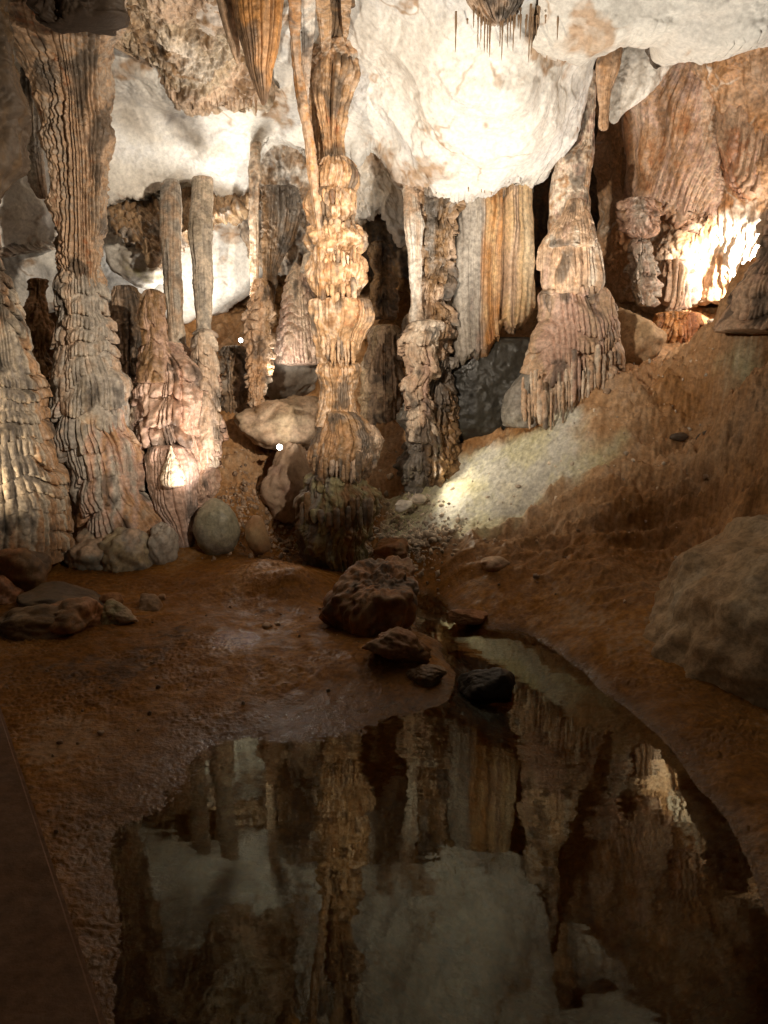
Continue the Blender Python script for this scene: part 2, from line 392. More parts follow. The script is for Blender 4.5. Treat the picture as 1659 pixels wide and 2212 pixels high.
# ================================================================== WALLS AND CEILING
def d_lime(q, seed):
    q = q + seed*2.1
    r = 1 - 2*np.abs(perlin(q*1.7))
    n5 = fbm(q*1.2 + 31, 4)*4; st = np.floor(n5) + sstep(.30, .62, n5 - np.floor(n5))
    return .016*st + .15*fbm(q*1.1, 3) + .05*r + .026*fbm(q*5, 4) + .012*billow(q*16, 2)*sstep(-.05, .3, fbm(q*2.3 + 3, 2))
def lime_cols(stain_or_glow_spots=(), base=(PALE, WHITE, WHITE, (.74,.72,.69), PALE), stain_or_glow=(BROWN, TAN, (.40,.29,.19)), amt=.25):
    def f(q, seed):
        a = pigment(q, seed, base, F=1.5, st=1, streak=0, speck=.15)
        b = pigment(q, seed + 1, stain_or_glow, F=5, st=.6, streak=.2, speck=.4)
        m = np.zeros(len(q))
        for c, r, k in stain_or_glow_spots: m = np.maximum(m, k*blob(q, c, r))
        n = fbm(q*2.6 + seed, 5)
        k = sstep(.52, .66, m*.85 + .85*n + amt)*(.55 + .45*sstep(-.2, .2, fbm(q*11 + 5, 3)))
        vein = sstep(.045, .0, np.abs(perlin(q*1.9 + 3*seed) + .25*fbm(q*6, 3)))*.75*sstep(-.05, .25, n + .1)
        k = np.clip(k + vein, 0, 1)[:, None]
        return a*(1 - k) + b*k
    return f
def d_rag(q, seed):
    q = q + seed*1.7
    return .12*fbm(q*1.6, 4) + .06*(1 - 2*np.abs(perlin(q*[9, 9, 1.4]))) + .045*billow(q*[17, 17, 8], 3)
def rag_cols(cols):
    return lambda q, seed: pigment(q, seed, cols, F=2.5, st=.5, streak=.3, speck=.3)

# main white ceiling mass over the middle of the pool
structure(sheet('ceiling', 735, 1300, [(735,300),(770,330),(800,300),(840,330),(870,360),(940,405),(1000,415),(1060,412),(1100,392),(1170,372),(1210,330),(1250,235),(1275,165),(1300,90)],
  [(1000,415,6.9),(1000,200,6.05),(1000,0,5.55),(1000,-400,4.6),(800,330,7.2),(800,0,5.9),(800,-400,4.7),(1250,200,6.7),(1250,0,5.9),(1300,80,6.5),(1150,380,6.9),(1120,200,6.0),(1300,-400,4.7),(1210,320,6.9)],
  -420, M_LIME, lime_cols([(at(1185,70,5.9),(.5,.5,.18),.75),(at(870,330,7.0),(.35,.4,.25),.6),(at(1050,290,6.3),(.12,.2,.12),.7),(at(1225,120,6.2),(.35,.5,.12),.7),(at(960,340,6.8),(.4,.3,.12),.5)], amt=.27), 11, d_lime, curl=.9, res=1.25, jag=7))
# pale roof over the right
structure(sheet('ceiling_shelf', 1170, 2000, [(1170,45),(1230,75),(1290,80),(1340,55),(1400,28),(1450,32),(1490,66),(1560,78),(1620,60),(1700,30),(1850,0),(2000,-60)],
  [(1170,60,5.6),(1300,60,5.4),(1450,40,5.4),(1600,70,5.3),(1750,0,5.0),(2000,-60,4.6),(1300,-400,4.3),(1700,-400,4.0),(2000,-400,3.9)],
  -420, M_LIME, lime_cols([(at(1290,50,5.4),(.4,.4,.15),.55)], base=(PALE,(.66,.62,.55),PALE,(.6,.56,.5),GREYL), amt=.12), 12, d_lime, curl=.9))
# left ceiling
structure(sheet('ceiling_left', -500, 770, [(-500,600),(-200,560),(0,540),(60,530),(110,515),(180,450),(240,425),(330,420),(400,400),(470,420),(530,400),(560,330),(600,290),(660,330),(770,300)],
  [(0,500,7.1),(0,100,6.7),(130,60,6.6),(250,410,7.5),(400,250,7.2),(550,300,7.5),(400,100,6.5),(400,-150,5.4),(650,300,7.4),(650,0,6.1),(0,-300,5.4),(650,-400,4.9),(-400,500,5.6),(-400,-300,4.4)],
  -420, M_LIME, lime_cols([(at(330,90,6.5),(.75,.8,.22),.9),(at(520,60,6.4),(.6,.8,.3),1.0),(at(370,180,6.9),(.45,.5,.16),.55),(at(480,200,7.1),(.34,.5,.16),.6),(at(330,430,7.4),(.5,.4,.10),.8),(at(620,200,7.2),(.3,.5,.6),.9),(at(60,150,6),(.5,.6,.6),.8),(at(20,545,7.1),(.5,.3,.06),.8)], amt=.0), 13, d_lime, curl=.8, res=1.1, jag=8))
structure(sheet('ceiling_fringe', 228, 585, [(228,70),(260,92),(300,104),(335,150),(370,196),(415,214),(470,200),(520,222),(560,205),(585,150)], [(240,60,6.15),(400,60,6.1),(570,60,6.2),(400,200,6.75),(540,200,6.85),(300,110,6.45),(400,-100,5.5)],
  -60, M_FLOW, lime_cols([(at(300,60,6.2),(.3,.4,.12),.5)], base=(BROWN,TAN,(.42,.32,.21),CREAM,TAN), stain_or_glow=(DARK,BROWN,(.34,.22,.12)), amt=.32), 142, lambda q, s: .14*fbm(q*2.2 + s, 4) + .06*billow(q*[10, 10, 6] + s, 3), curl=.5, res=1.3, jag=9))
# lower rock behind the left columns
structure(sheet('wall_left', -400, 660, [(-400,760),(-100,680),(0,660),(110,655),(230,640),(330,655),(400,690),(450,665),(530,605),(580,560),(660,540)],
  [(0,650,8.3),(0,350,8.0),(250,600,8.4),(250,400,8.1),(400,680,8.6),(450,450,8.2),(600,550,8.5),(600,300,8.1),(-400,600,7.2)],
  330, M_LIME, lime_cols([(at(380,480,8.2),(.75,.6,.32),.95),(at(480,560,8.4),(.2,.4,.25),.7),(at(30,560,8.2),(.4,.4,.12),.6)], amt=.1), 14, d_lime, curl=.7))
structure(sheet('wall_popcorn', 222, 560, [(222,440),(250,490),(290,510),(325,565),(350,545),(400,500),(440,475),(500,450),(560,425)], [(230,430,7.75),(400,430,7.75),(560,430,7.8),(320,560,7.2),(450,490,7.4),(400,330,8.6),(230,330,8.6),(560,330,8.6),(400,390,8.2),(230,390,8.2),(560,390,8.2)],
  330, M_FLOW, rag_cols([DARK, BROWN, (.4,.28,.17), BROWN, GREY, TAN]), 141, lambda q, s: .10*fbm(q*3 + s, 4) + .09*billow(q*[12, 12, 9] + s, 3), curl=.4))
# ragged brown curtain wall between the two middle columns
structure(sheet('wall_middle', 520, 790, [(520,470),(560,555),(620,575),(680,565),(740,540),(790,430)], [(520,300,7.7),(600,300,7.75),(600,560,8.2),(780,300,7.6),(780,500,8.0),(650,150,7.2)],
  130, M_FLOW, lime_cols([(at(600,500,8.1),(.9,.6,.45),1.2),(at(650,330,7.8),(.4,.5,.25),.5)], base=(TAN,CREAM,PALE,CREAM), stain_or_glow=(DARK,GREY,BROWN,TAN), amt=.3), 15, d_rag, curl=.6))
structure(sheet('wall_mottled', 740, 1010, [(740,380),(790,455),(820,440),(845,475),(868,520),(890,470),(930,440),(1010,430)], [(740,300,7.5),(800,430,7.8),(880,300,7.5),(880,520,7.9),(1000,420,7.6),(900,200,7.1)],
  200, M_LIME, lime_cols([(at(880,330,7.5),(.3,.5,.2),.8),(at(960,420,7.6),(.3,.5,.15),.8)], base=(PALE,CREAM,PALE,GREYL), amt=.25), 16, d_rag, curl=.6))
# back wall in the dark
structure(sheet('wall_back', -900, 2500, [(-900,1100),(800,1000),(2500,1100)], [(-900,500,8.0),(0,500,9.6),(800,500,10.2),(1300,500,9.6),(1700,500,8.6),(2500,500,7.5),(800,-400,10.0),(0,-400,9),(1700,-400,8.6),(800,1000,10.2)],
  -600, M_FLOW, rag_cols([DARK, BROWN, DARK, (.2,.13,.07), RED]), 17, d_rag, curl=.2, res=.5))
# right-hand wall
def d_right(q, seed):
    q = q + seed
    f = 1 - 2*np.abs(perlin(q*[11, 11, .9]))
    return .17*fbm(q*1.5, 4) + (.004 + .018*sstep(-.1, .35, fbm(q*1.2 + 40, 2)))*f + .006*(1 - 2*np.abs(perlin(q*[27, 27, 1.8]))) + .08*fbm(q*4, 4) + .03*billow(q*[13, 13, 9], 3)*sstep(0, .3, fbm(q*1.7, 2))
structure(sheet('wall_right', 1290, 2200, [(1290,700),(1340,655),(1400,662),(1446,676),(1500,650),(1560,650),(1660,660),(1800,640),(2200,700)],
  [(1380,300,7.9),(1380,600,8.1),(1500,300,7.6),(1500,600,7.75),(1600,500,7.3),(1659,300,6.9),(1659,600,7.0),(1800,300,6.0),(1300,400,8.7),(1300,700,8.8),(2200,400,5.0),(1500,0,7.0),(1800,0,5.6)],
  -200, M_FLOW, lime_cols([(at(1610,530,7.2),(.35,.5,.35),1.3)], base=(RED,(.44,.24,.11),(.46,.29,.17),TAN,(.44,.27,.16)), stain_or_glow=(WHITE,CREAM,PALE), amt=.05), 18, d_right, curl=.6, res=1.2))  # pale blob paints the lamp's glow into the wall colour

# ================================================================== COLUMNS OF THE LEFT GROUP
def gstone(px, py, size, mat, cols, seed, label, cat='rock', group=None, name='rock', sink=.25, **k):
    """a stone standing on the floor with its foot at (px, py)"""
    h = hit(px, py); c = (h.x, h.y + size[1]*.6, float(fz(h.x, h.y + size[1]*.6)) + size[2]*(1 - sink)*.8)
    return tag(rock(name, c, size, mat, cols, seed, **k), label, cat, group)
rd = random.Random(21)
def drips(xa, xb, bot, ylen, cx, hw, Yc, depth, wpx, mat, cols, parent, seed):
    """a fringe of single drips along the front of a dripstone"""
    bx = [b[0] for b in bot]; by = [b[1] for b in bot]; x = xa
    while x < xb:
        wd = rd.uniform(.6, 1.5)*wpx; y1 = float(np.interp(x, bx, by)) + rd.uniform(-.30, .10)*ylen; ln = rd.uniform(.55, 1.15)*ylen
        Yd = Yc - depth*math.sqrt(max(.05, 1 - min(1, abs(x - cx)/hw)**2)) + rd.uniform(-.02, .03)
        sk = rd.uniform(-3, 3)
        column('drip', [(y1 - ln, x - wd*.55 + sk, x + wd*.55 + sk), (y1 - ln*.6, x - wd*.6 + sk*.6, x + wd*.6 + sk*.6), (y1 - ln*.25, x - wd*.5, x + wd*.5), (y1 - 4, x - wd*.36, x + wd*.36), (y1, x - wd*.2, x + wd*.2)],
               mat, cols, seed + int(x), Y=Yd, parent=parent, lump=(9,.012), pop=(30,.005))
        x += wd*rd.uniform(.7, 1.25)
G_COL = 'dripstone columns and stalagmites around the pool'
POP = dict(pop=(34,.022)); 
# far-left tiered stalagmite
t = root('stalagmite', at(20,1200,6.0), 'broad tiered stalagmite cropped by the left edge of the picture, yellowish flank', 'stalagmite', G_COL)
column('body', [(440,-60,-30),(480,-75,-8),(573,-95,3),(603,-105,20),(633,-110,33),(679,-120,50),(742,-130,66),(792,-135,79),(841,-140,93),(891,-150,99),(957,-155,109),(1023,-170,129),(1086,-180,149),(1152,-190,152),(1215,-195,145)],
  M_FLOW, [DARK, TAN, OCHRE, (.5,.42,.32), GREY, (.56,.46,.34), GREYL], 21, Y=5.9, parent=t, tier=(7.0,.10,.7), fl=(15,.025,.08), lump=(3,.05), pop=(30,.012))

# big flared column
t = root('column', at(240,1170,6.4), 'big column flaring into a ragged curtain at its top, second dripstone from the left edge', 'column', G_COL)
column('flared_curtain', [(-30,-8,292,5.55),(30,6,280,5.8),(80,20,266,5.98),(115,36,256,6.1),(165,60,249,6.2),(265,83,246),(364,99,243),(430,106,237),(500,113,231),(560,117,229),(620,122,231),(660,128,226),(700,140,215)],
  M_FLOW, [RED, (.36,.23,.14), TAN, (.42,.27,.16), (.38,.30,.23), (.44,.32,.22), (.36,.22,.12)], 22, Y=6.3, squash=.6, parent=t, fl=(15,.06,.04), pop=(26,.03), lump=(4,.07), pk=dict(F=3.5, st=.3, streak=.25, speck=.4))
column('tiered_shaft', [(560,140,212),(590,128,224),(615,121,233),(640,120,239),(676,124,236),(699,122,249),(739,119,247),(792,115,262),(830,110,284),(870,112,284),(917,118,276),(940,122,285)],
  M_FLOW, [DARK, GREY, GREYL, TAN, GREYL, (.46,.37,.27)], 23, Y=6.3, parent=t, tier=(6.4,.09,.6), fl=(15,.02,.08), lump=(4,.04), pop=(30,.010))
column('fluted_base', [(850,135,258),(890,122,274),(924,118,284),(957,128,304),(1020,142,314),(1053,146,318),(1086,157,337),(1119,166,362),(1152,172,376),(1185,190,382),(1215,200,380)],
  M_FLOW, [GREY, TAN, OCHRE, PINK, GREYL, GREY, TAN], 24, Y=6.3, parent=t, fl=(13,.04,.05), tier=(3.4,.11,1.0), pop=(28,.010), lump=(3,.06))

# pink column cluster with the lit hollow
t = root('stalagmite', at(380,1190,6.5), 'pinkish stalagmite cluster with a floodlit hollow in its middle', 'stalagmite', G_COL)
column('body', [(735,318,372),(758,307,410),(808,290,470),(850,284,473),(874,283,473),(907,279,472),(957,300,474),(1000,308,476),(1023,311,473),(1063,318,472),(1085,330,462),(1103,345,440),(1150,375,418),(1190,390,414)],
  M_FLOW, [PINK, (.50,.30,.20), (.58,.41,.31), PINK, (.45,.34,.28), CREAM], 25, Y=6.5, squash=.7, parent=t, fl=(15,.03,.06), tier=(4.6,.15,1.0), pop=(20,.012), lump=(4,.10))
column('stub', [(623,312,340),(640,300,354),(675,300,357),(705,306,358),(735,308,366),(780,300,380),(830,296,392)],
  M_FLOW, [DARK, BROWN, PINK, TAN, PINK], 26, Y=6.4, parent=t, tier=(7,.06,.5), lump=(5,.03), pop=(30,.01))
column('knob', [(708,428,452),(722,414,468),(760,414,471),(800,416,475),(840,418,474),(900,420,475),(960,424,477),(1010,430,474)],
  M_FLOW, [GREY, TAN, CREAM, PINK, BROWN], 27, Y=6.4, parent=t, tier=(8,.06,.6), pop=(30,.01))
column('lower_fold', [(960,325,402),(990,312,420),(1060,318,428),(1120,350,424),(1180,385,418),(1215,396,416)],
  M_FLOW, [PINK, PINK, (.50,.38,.33), GREYL], 28, Y=6.3, squash=.7, parent=t, fl=(10,.03,.08), lump=(4,.05))

tag(column('stalagmite', [(962,366,372),(985,362,380),(1010,352,392),(1040,346,400),(1052,350,398)], M_FLOW, [CREAM, (.68,.52,.36), CREAM], 281, Y=6.12, fl=(14,.015,.1), tier=(14,.02,.6)), 'little cream stalagmite cone shining in the floodlit hollow', 'stalagmite', G_COL)
t = root('slender_column', at(385,760,6.6), 'smooth slender grey column with a dark rounded top, left one of the close pair', 'column', 'slender columns')
column('shaft', [(385,354,388,7.3),(410,346,394,7.2),(494,346,395,7.0),(560,350,395,6.9),(626,354,395,6.8),(673,359,397,6.75),(725,362,403,6.7),(785,364,414,6.65)], M_FLOW, [GREY, GREYL, TAN, (.5,.43,.34), GREYL], 29, Y=6.75, parent=t, fl=(17,.017,.03), lump=(3,.02), pop=(30,.004), pk=dict(st=.15, streak=.5, blotch=.35))
t = root('slender_column', at(440,725,6.6), 'slender pale column whose left edge is brightly lit, right one of the close pair', 'column', 'slender columns')
column('shaft', [(380,416,460,7.35),(430,411,460,7.2),(494,408,461,7.0),(593,417,460,6.85),(660,421,460,6.78),(722,421,459,6.7),(755,422,455,6.65)], M_FLOW, [TAN, CREAM, (.5,.42,.32), GREYL, CREAM], 30, Y=6.75, parent=t, fl=(17,.02,.04), pop=(36,.010), lump=(3,.02), pk=dict(st=.15, streak=.5, blotch=.35))

# thin strip column in the shade behind the flared one
t = root('thin_column', at(70,420,7.0), 'thin grey knobbly dripstone beside the flared curtain, above the pale rock', 'column', G_COL)
column('shaft', [(90,25,75),(200,40,88),(300,42,92),(390,60,100),(430,80,104)], M_FLOW, [GREY, TAN, GREYL, CREAM], 31, Y=6.9, parent=t, fl=(20,.03,.08), pop=(30,.03))
tag(column('hanging_rock', [(-200,-160,40),(100,-140,38),(200,-130,40),(300,-120,42),(400,-110,36),(440,-100,16),(452,-80,-10)], M_LIME, [(.06,.035,.018), DARK, (.12,.07,.03), (.15,.085,.04)], 32, Y=5.2, lump=(2,.16), pop=(8,.06)),
  'dark brown hanging rock cropped by the upper left edge', 'hanging rock')
tag(column('hanging_rock', [(-200,20,270),(-60,30,262),(10,44,250),(44,62,238),(60,100,205)], M_LIME, [(.03,.02,.013), (.05,.032,.02), DARK], 33, Y=5.5, squash=.6, lump=(3,.2), pop=(8,.06)),  # near-black colour stands in for the unlit void above the curtain
  'almost black rock painted in for the dark void over the flared column', 'hanging rock')

# ================================================================== MIDDLE COLUMN
t = root('column', at(735,1215,6.4), 'tall ochre column of stacked bulges with drip fringes standing in the centre', 'column', G_COL)
HC = [RED, (.40,.23,.11), (.48,.31,.18), (.46,.27,.13), (.60,.44,.31), (.42,.25,.13), (.28,.15,.07)]
hk = dict(F=4.5, st=.5, streak=.20, speck=.35)
column('strand', [(-150,668,712,5.35),(0,676,716,5.75),(50,684,718,6.0),(95,690,716,6.2),(120,694,712,6.3)], M_FLOW, HC, 411, Y=6.5, parent=t, fl=(16,.03,.05), pk=hk)
column('strand', [(-150,730,768,5.3),(0,733,763,5.7),(40,736,760,5.95),(72,738,756,6.15),(90,742,750,6.25)], M_FLOW, HC, 412, Y=6.35, parent=t, fl=(16,.03,.05), pk=hk)
column('strand', [(-150,700,770,5.55),(0,702,764,5.95),(60,700,764,6.25),(110,690,760,6.45)], M_FLOW, [DARK, BROWN, GREY], 413, Y=6.65, parent=t, fl=(12,.05,.05), lump=(5,.05))
column('bulb', [(52,708,756),(62,698,766),(85,690,769),(110,684,769),(126,676,768),(140,680,764)], M_FLOW, [TAN, CREAM, OCHRE, GREYL], 414, Y=6.4, squash=.9, parent=t, lump=(9,.06), pop=(14,.03), pk=hk)
column('funnel', [(122,690,758),(132,672,768),(150,667,768),(185,666,765),(210,669,760),(231,673,753),(265,680,748),(300,686,744),(331,690,742),(362,690,744)],
  M_FLOW, HC, 41, Y=6.4, squash=.9, parent=t, fl=(11,.11,.02), lump=(5,.05), pk=hk)
column('back_shaft', [(-150,650,755),(100,655,755),(250,664,740),(380,672,745),(700,690,770)], M_FLOW, HC, 415, Y=6.6, squash=.6, parent=t, fl=(12,.06,.03), pk=hk)
column('rib', [(-150,622,652,5.3),(0,622,650,5.7),(99,626,650,6.05),(215,640,664),(314,658,680),(400,668,688),(480,678,698),(560,686,704),(650,690,706)], M_FLOW, [OCHRE, ORANGE, TAN, OCHRE], 42, Y=6.2, parent=t, fl=(22,.012,.04), lump=(5,.015), pk=hk)
column('rib', [(-150,648,688,5.35),(0,646,684,5.75),(120,650,676,6.15),(231,652,668,6.35),(300,664,676),(345,668,676)], M_FLOW, [GREYL, PALE, TAN, GREYL], 43, Y=6.4, parent=t, fl=(20,.02,.06), pop=(28,.018))
column('tier', [(338,700,745),(350,682,762),(380,668,779),(400,666,776),(425,672,766),(440,678,762)], M_FLOW, HC, 44, Y=6.4, squash=1, parent=t, fl=(13,.045,.06), tier=(9,.035,1.2), lump=(5,.04), pk=hk)
column('tier', [(405,690,760),(418,668,774),(440,661,777),(465,662,778),(485,672,768),(500,682,760)], M_FLOW, HC, 441, Y=6.38, squash=1, parent=t, fl=(13,.05,.05), tier=(7,.035,1.4), lump=(5,.05), pk=hk)
column('tier', [(484,690,770),(496,668,786),(512,663,798),(528,664,797),(545,672,782),(560,682,772),(572,690,764)], M_FLOW, HC, 45, Y=6.37, squash=1, parent=t, fl=(12,.035,.1), tier=(6,.03,1.2), lump=(6,.09), pk=hk)
column('tier', [(542,690,765),(556,668,784),(580,662,795),(605,664,790),(625,674,778),(645,684,766)], M_FLOW, HC, 46, Y=6.38, squash=1, parent=t, fl=(12,.06,.05), tier=(7,.03,1.6), lump=(5,.05), pk=hk)
column('tier', [(642,690,785),(648,672,803),(660,668,806),(692,670,805),(715,674,794),(740,680,783),(775,688,768),(800,694,760)], M_FLOW, HC, 47, Y=6.36, squash=1, parent=t, fl=(13,.085,.03), lump=(5,.04), pop=(24,.01), pk=hk)
column('waist', [(780,692,772),(800,684,785),(820,690,778),(860,694,772),(884,690,772),(897,686,778),(925,680,790)], M_FLOW, HC, 48, Y=6.4, squash=1, parent=t, fl=(12,.07,.03), lump=(5,.05), pk=hk)
column('capital', [(885,694,770),(903,686,792),(921,680,806),(950,672,822),(970,667,820),(990,664,812),(1020,668,800),(1045,674,788),(1060,684,782)], M_FLOW, [GREY, TAN, BROWN, OCHRE, GREYL, TAN], 49, Y=6.36, squash=1, parent=t, fl=(14,.07,.05), tier=(2.6,.04,1.3), pop=(26,.02), lump=(5,.06))
column('pedestal', [(1018,672,786),(1040,655,792),(1070,642,822),(1100,640,826),(1125,640,818),(1152,636,808),(1180,634,800),(1210,648,800),(1235,660,795)], M_WET, [DARK, BROWN, GREY, OLIVE, BROWN, OCHRE], 50, Y=6.35, parent=t, fl=(14,.04,.06), tier=(4,.09,1.2), pop=(22,.02), lump=(4,.12))
for y_, xl, xr, ln, yc_, dp in [(446,674,766,30,6.39,.215),(506,672,774,32,6.38,.225),(574,674,784,36,6.37,.235),(650,678,778,46,6.38,.225),(790,690,772,60,6.37,.185)]:
    drips(xl + 9, xr - 7, [(xl, y_ - 6), ((xl + xr)/2, y_ + 3), (xr, y_ - 6)], ln, (xl + xr)/2, (xr - xl)/2 + 4, yc_, dp, 8.5, M_FLOW, HC, t, 1000 + y_)
drips(680, 784, [(672,1035),(730,1052),(792,1030)], 66, 735, 68, 6.36, .275, 9, M_FLOW, [GREY, TAN, BROWN, GREYL], t, 1900)
drips(652, 812, [(642,1135),(735,1150),(822,1130)], 56, 732, 96, 6.35, .335, 10, M_WET, [DARK, BROWN, GREY, OLIVE], t, 1950)
column('side_bulge', [(494,760,784),(508,758,797),(524,760,798),(540,764,790),(552,768,782)], M_FLOW, HC, 451, Y=6.3, parent=t, lump=(9,.03), pop=(24,.012))
column('side_bulge', [(912,770,800),(930,770,822),(955,775,828),(985,778,818),(1005,784,806)], M_FLOW, [CREAM, TAN, GREYL, OCHRE], 491, Y=6.42, parent=t, lump=(8,.04), fl=(16,.02), pop=(24,.012))
# root rock at the pedestal's right foot
tag(rock('boulder', at(845,1195,6.2), (.20,.2,.15), M_WET, [DARK, BROWN, RED, BROWN], 51, facets=9), 'dark rusty boulder against the right foot of the middle column', 'boulder')

# lit cone behind it
tag(column('stalagmite', [(566,632,642),(590,622,664),(633,607,680),(692,600,690),(730,596,696),(759,593,700),(790,596,705)], M_FLOW, [CREAM, (.66,.50,.36), PINK, CREAM], 52, Y=7.7, fl=(20,.02,.08), tier=(10,.05,.5), pop=(30,.015)),
  'cone-shaped cream stalagmite lit from below behind the middle column', 'stalagmite', G_COL)
tag(column('bent_knob', [(545,662,684),(556,652,690),(575,646,686),(592,650,676)], M_FLOW, [TAN, CREAM, GREYL], 53, Y=7.2, lump=(6,.04), pop=(30,.02)), 'small bent knob jutting left of the middle column', 'dripstone')

# thin column left of centre
t = root('column', at(560,880,7.3), 'thin column with an ochre shaft over a knobbly tapering lower half, between the lamps', 'column', G_COL)
column('shaft', [(285,536,572,7.7),(330,538,566,7.5),(397,535,563),(529,536,561),(610,538,562),(660,540,566)], M_FLOW, [OCHRE, TAN, CREAM, OCHRE], 54, Y=7.3, parent=t, fl=(15,.03,.04), lump=(6,.02), pk=hk)
column('knobbly_base', [(600,548,580),(640,532,596),(692,526,596),(740,528,594),(792,530,590),(830,535,580),(858,538,570),(880,546,562),(890,550,558)], M_FLOW, [BROWN, TAN, OCHRE, CREAM, GREY], 55, Y=7.3, parent=t, tier=(9,.08,.9), pop=(22,.03), fl=(15,.02,.1), lump=(6,.05))
column('grey_curtain', [(400,562,650),(460,560,655),(520,562,640),(570,566,612),(620,568,600),(680,572,594)], M_FLOW, [DARK, GREY, BROWN, GREYL], 56, Y=7.5, squash=.5, parent=t, fl=(13,.06,.08), pop=(20,.04))

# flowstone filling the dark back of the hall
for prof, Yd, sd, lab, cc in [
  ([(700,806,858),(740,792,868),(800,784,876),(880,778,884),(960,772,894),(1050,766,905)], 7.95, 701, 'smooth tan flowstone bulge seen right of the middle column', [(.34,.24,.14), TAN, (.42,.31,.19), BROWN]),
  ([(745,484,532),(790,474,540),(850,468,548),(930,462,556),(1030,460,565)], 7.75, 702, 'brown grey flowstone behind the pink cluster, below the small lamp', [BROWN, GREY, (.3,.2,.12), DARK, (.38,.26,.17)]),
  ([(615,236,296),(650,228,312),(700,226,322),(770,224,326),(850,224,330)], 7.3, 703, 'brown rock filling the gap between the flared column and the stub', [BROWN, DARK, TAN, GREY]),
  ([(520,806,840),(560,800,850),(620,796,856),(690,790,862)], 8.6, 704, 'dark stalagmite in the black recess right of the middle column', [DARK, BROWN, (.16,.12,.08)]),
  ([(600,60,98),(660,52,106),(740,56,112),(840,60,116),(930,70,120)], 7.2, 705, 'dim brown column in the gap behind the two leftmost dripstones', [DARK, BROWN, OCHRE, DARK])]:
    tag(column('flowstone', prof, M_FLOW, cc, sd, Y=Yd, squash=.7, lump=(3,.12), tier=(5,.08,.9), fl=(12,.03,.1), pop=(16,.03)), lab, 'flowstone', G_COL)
# mounds and lamps behind
tag(rock('boulder', at(612,925,7.5), (.46,.40,.33), M_MUD, [BROWN, TAN, (.40,.30,.19), TAN], 57, facets=9, soft=18, lump=(2.2,.15), fine=(9,.05)), 'low cream mound under the thin knobbly column', 'boulder')
tag(rock('boulder', at(620,800,8.0), (.34,.28,.32), M_LIME, [GREY, GREYL, (.3,.26,.22), GREY], 58, lump=(1.5,.15), fine=(6,.04)), 'grey smooth rock behind the gap left of the middle column', 'boulder')
tag(rock('boulder', at(618,1040,7.0), (.26,.25,.33), M_LIME, [PINK, (.44,.31,.22), TAN, PINK], 59, facets=6, lump=(2,.12), fine=(7,.04)), 'pinkish brown rock under the lower lamp', 'boulder')

# ================================================================== RIGHT OF CENTRE
t = root('column', at(930,1000,7.0), 'knobbly dark column with a slender pale shaft on its left side', 'column', G_COL)
column('pale_shaft', [(330,862,910,7.5),(360,868,905,7.3),(420,870,908,7.1),(494,874,912),(560,879,914),(600,880,912),(660,884,914),(700,884,916)], M_FLOW, [CREAM, PALE, TAN, (.66,.60,.52)], 61, Y=6.95, parent=t, fl=(15,.03,.03), lump=(5,.03), pk=dict(st=.15, streak=.5, blotch=.35))
column('knobbly_shaft', [(330,880,1000),(400,885,1005),(440,895,1000),(480,904,985),(527,902,985),(593,896,994),(643,890,975),(679,880,994),(700,875,992),(759,868,972),(808,878,952),(831,866,940),(860,870,940)], M_FLOW, [DARK, GREY, BROWN, TAN, GREY, CREAM], 62, Y=7.1, squash=.7, parent=t, tier=(6,.14,1.1), pop=(15,.05), fl=(14,.03,.1), lump=(5,.08))
column('knobbly_tier', [(690,884,960),(720,872,955),(765,868,940),(800,880,945),(830,862,936),(850,864,934),(874,874,936),(910,872,944),(957,876,950)], M_FLOW, [BROWN, TAN, CREAM, TAN, PINK], 63, Y=6.9, parent=t, tier=(6.5,.12,.8), fl=(15,.02,.1), pop=(22,.015), lump=(6,.05))
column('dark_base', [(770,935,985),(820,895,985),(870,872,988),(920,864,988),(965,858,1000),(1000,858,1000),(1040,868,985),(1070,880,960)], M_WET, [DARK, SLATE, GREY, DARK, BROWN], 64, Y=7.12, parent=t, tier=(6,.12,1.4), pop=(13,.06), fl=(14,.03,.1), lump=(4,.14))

tag(column('ledge', [(392,985,1150),(410,990,1150),(430,996,1142),(446,1003,1130)], M_FLOW, [DARK, SLATE, DARK], 68, Y=7.4, squash=.7, lump=(4,.06), fl=(12,.04,.1)), 'dark rock ledge from which the stone drapery hangs', 'rock ledge')

# grey overhanging slab
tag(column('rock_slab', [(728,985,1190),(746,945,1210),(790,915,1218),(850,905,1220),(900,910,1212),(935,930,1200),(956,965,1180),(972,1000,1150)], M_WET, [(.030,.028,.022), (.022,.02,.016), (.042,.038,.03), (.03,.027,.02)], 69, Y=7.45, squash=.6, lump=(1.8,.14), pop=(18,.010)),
  'smooth dark grey overhanging rock bulge left of the tall tiered stalagmite', 'rock')
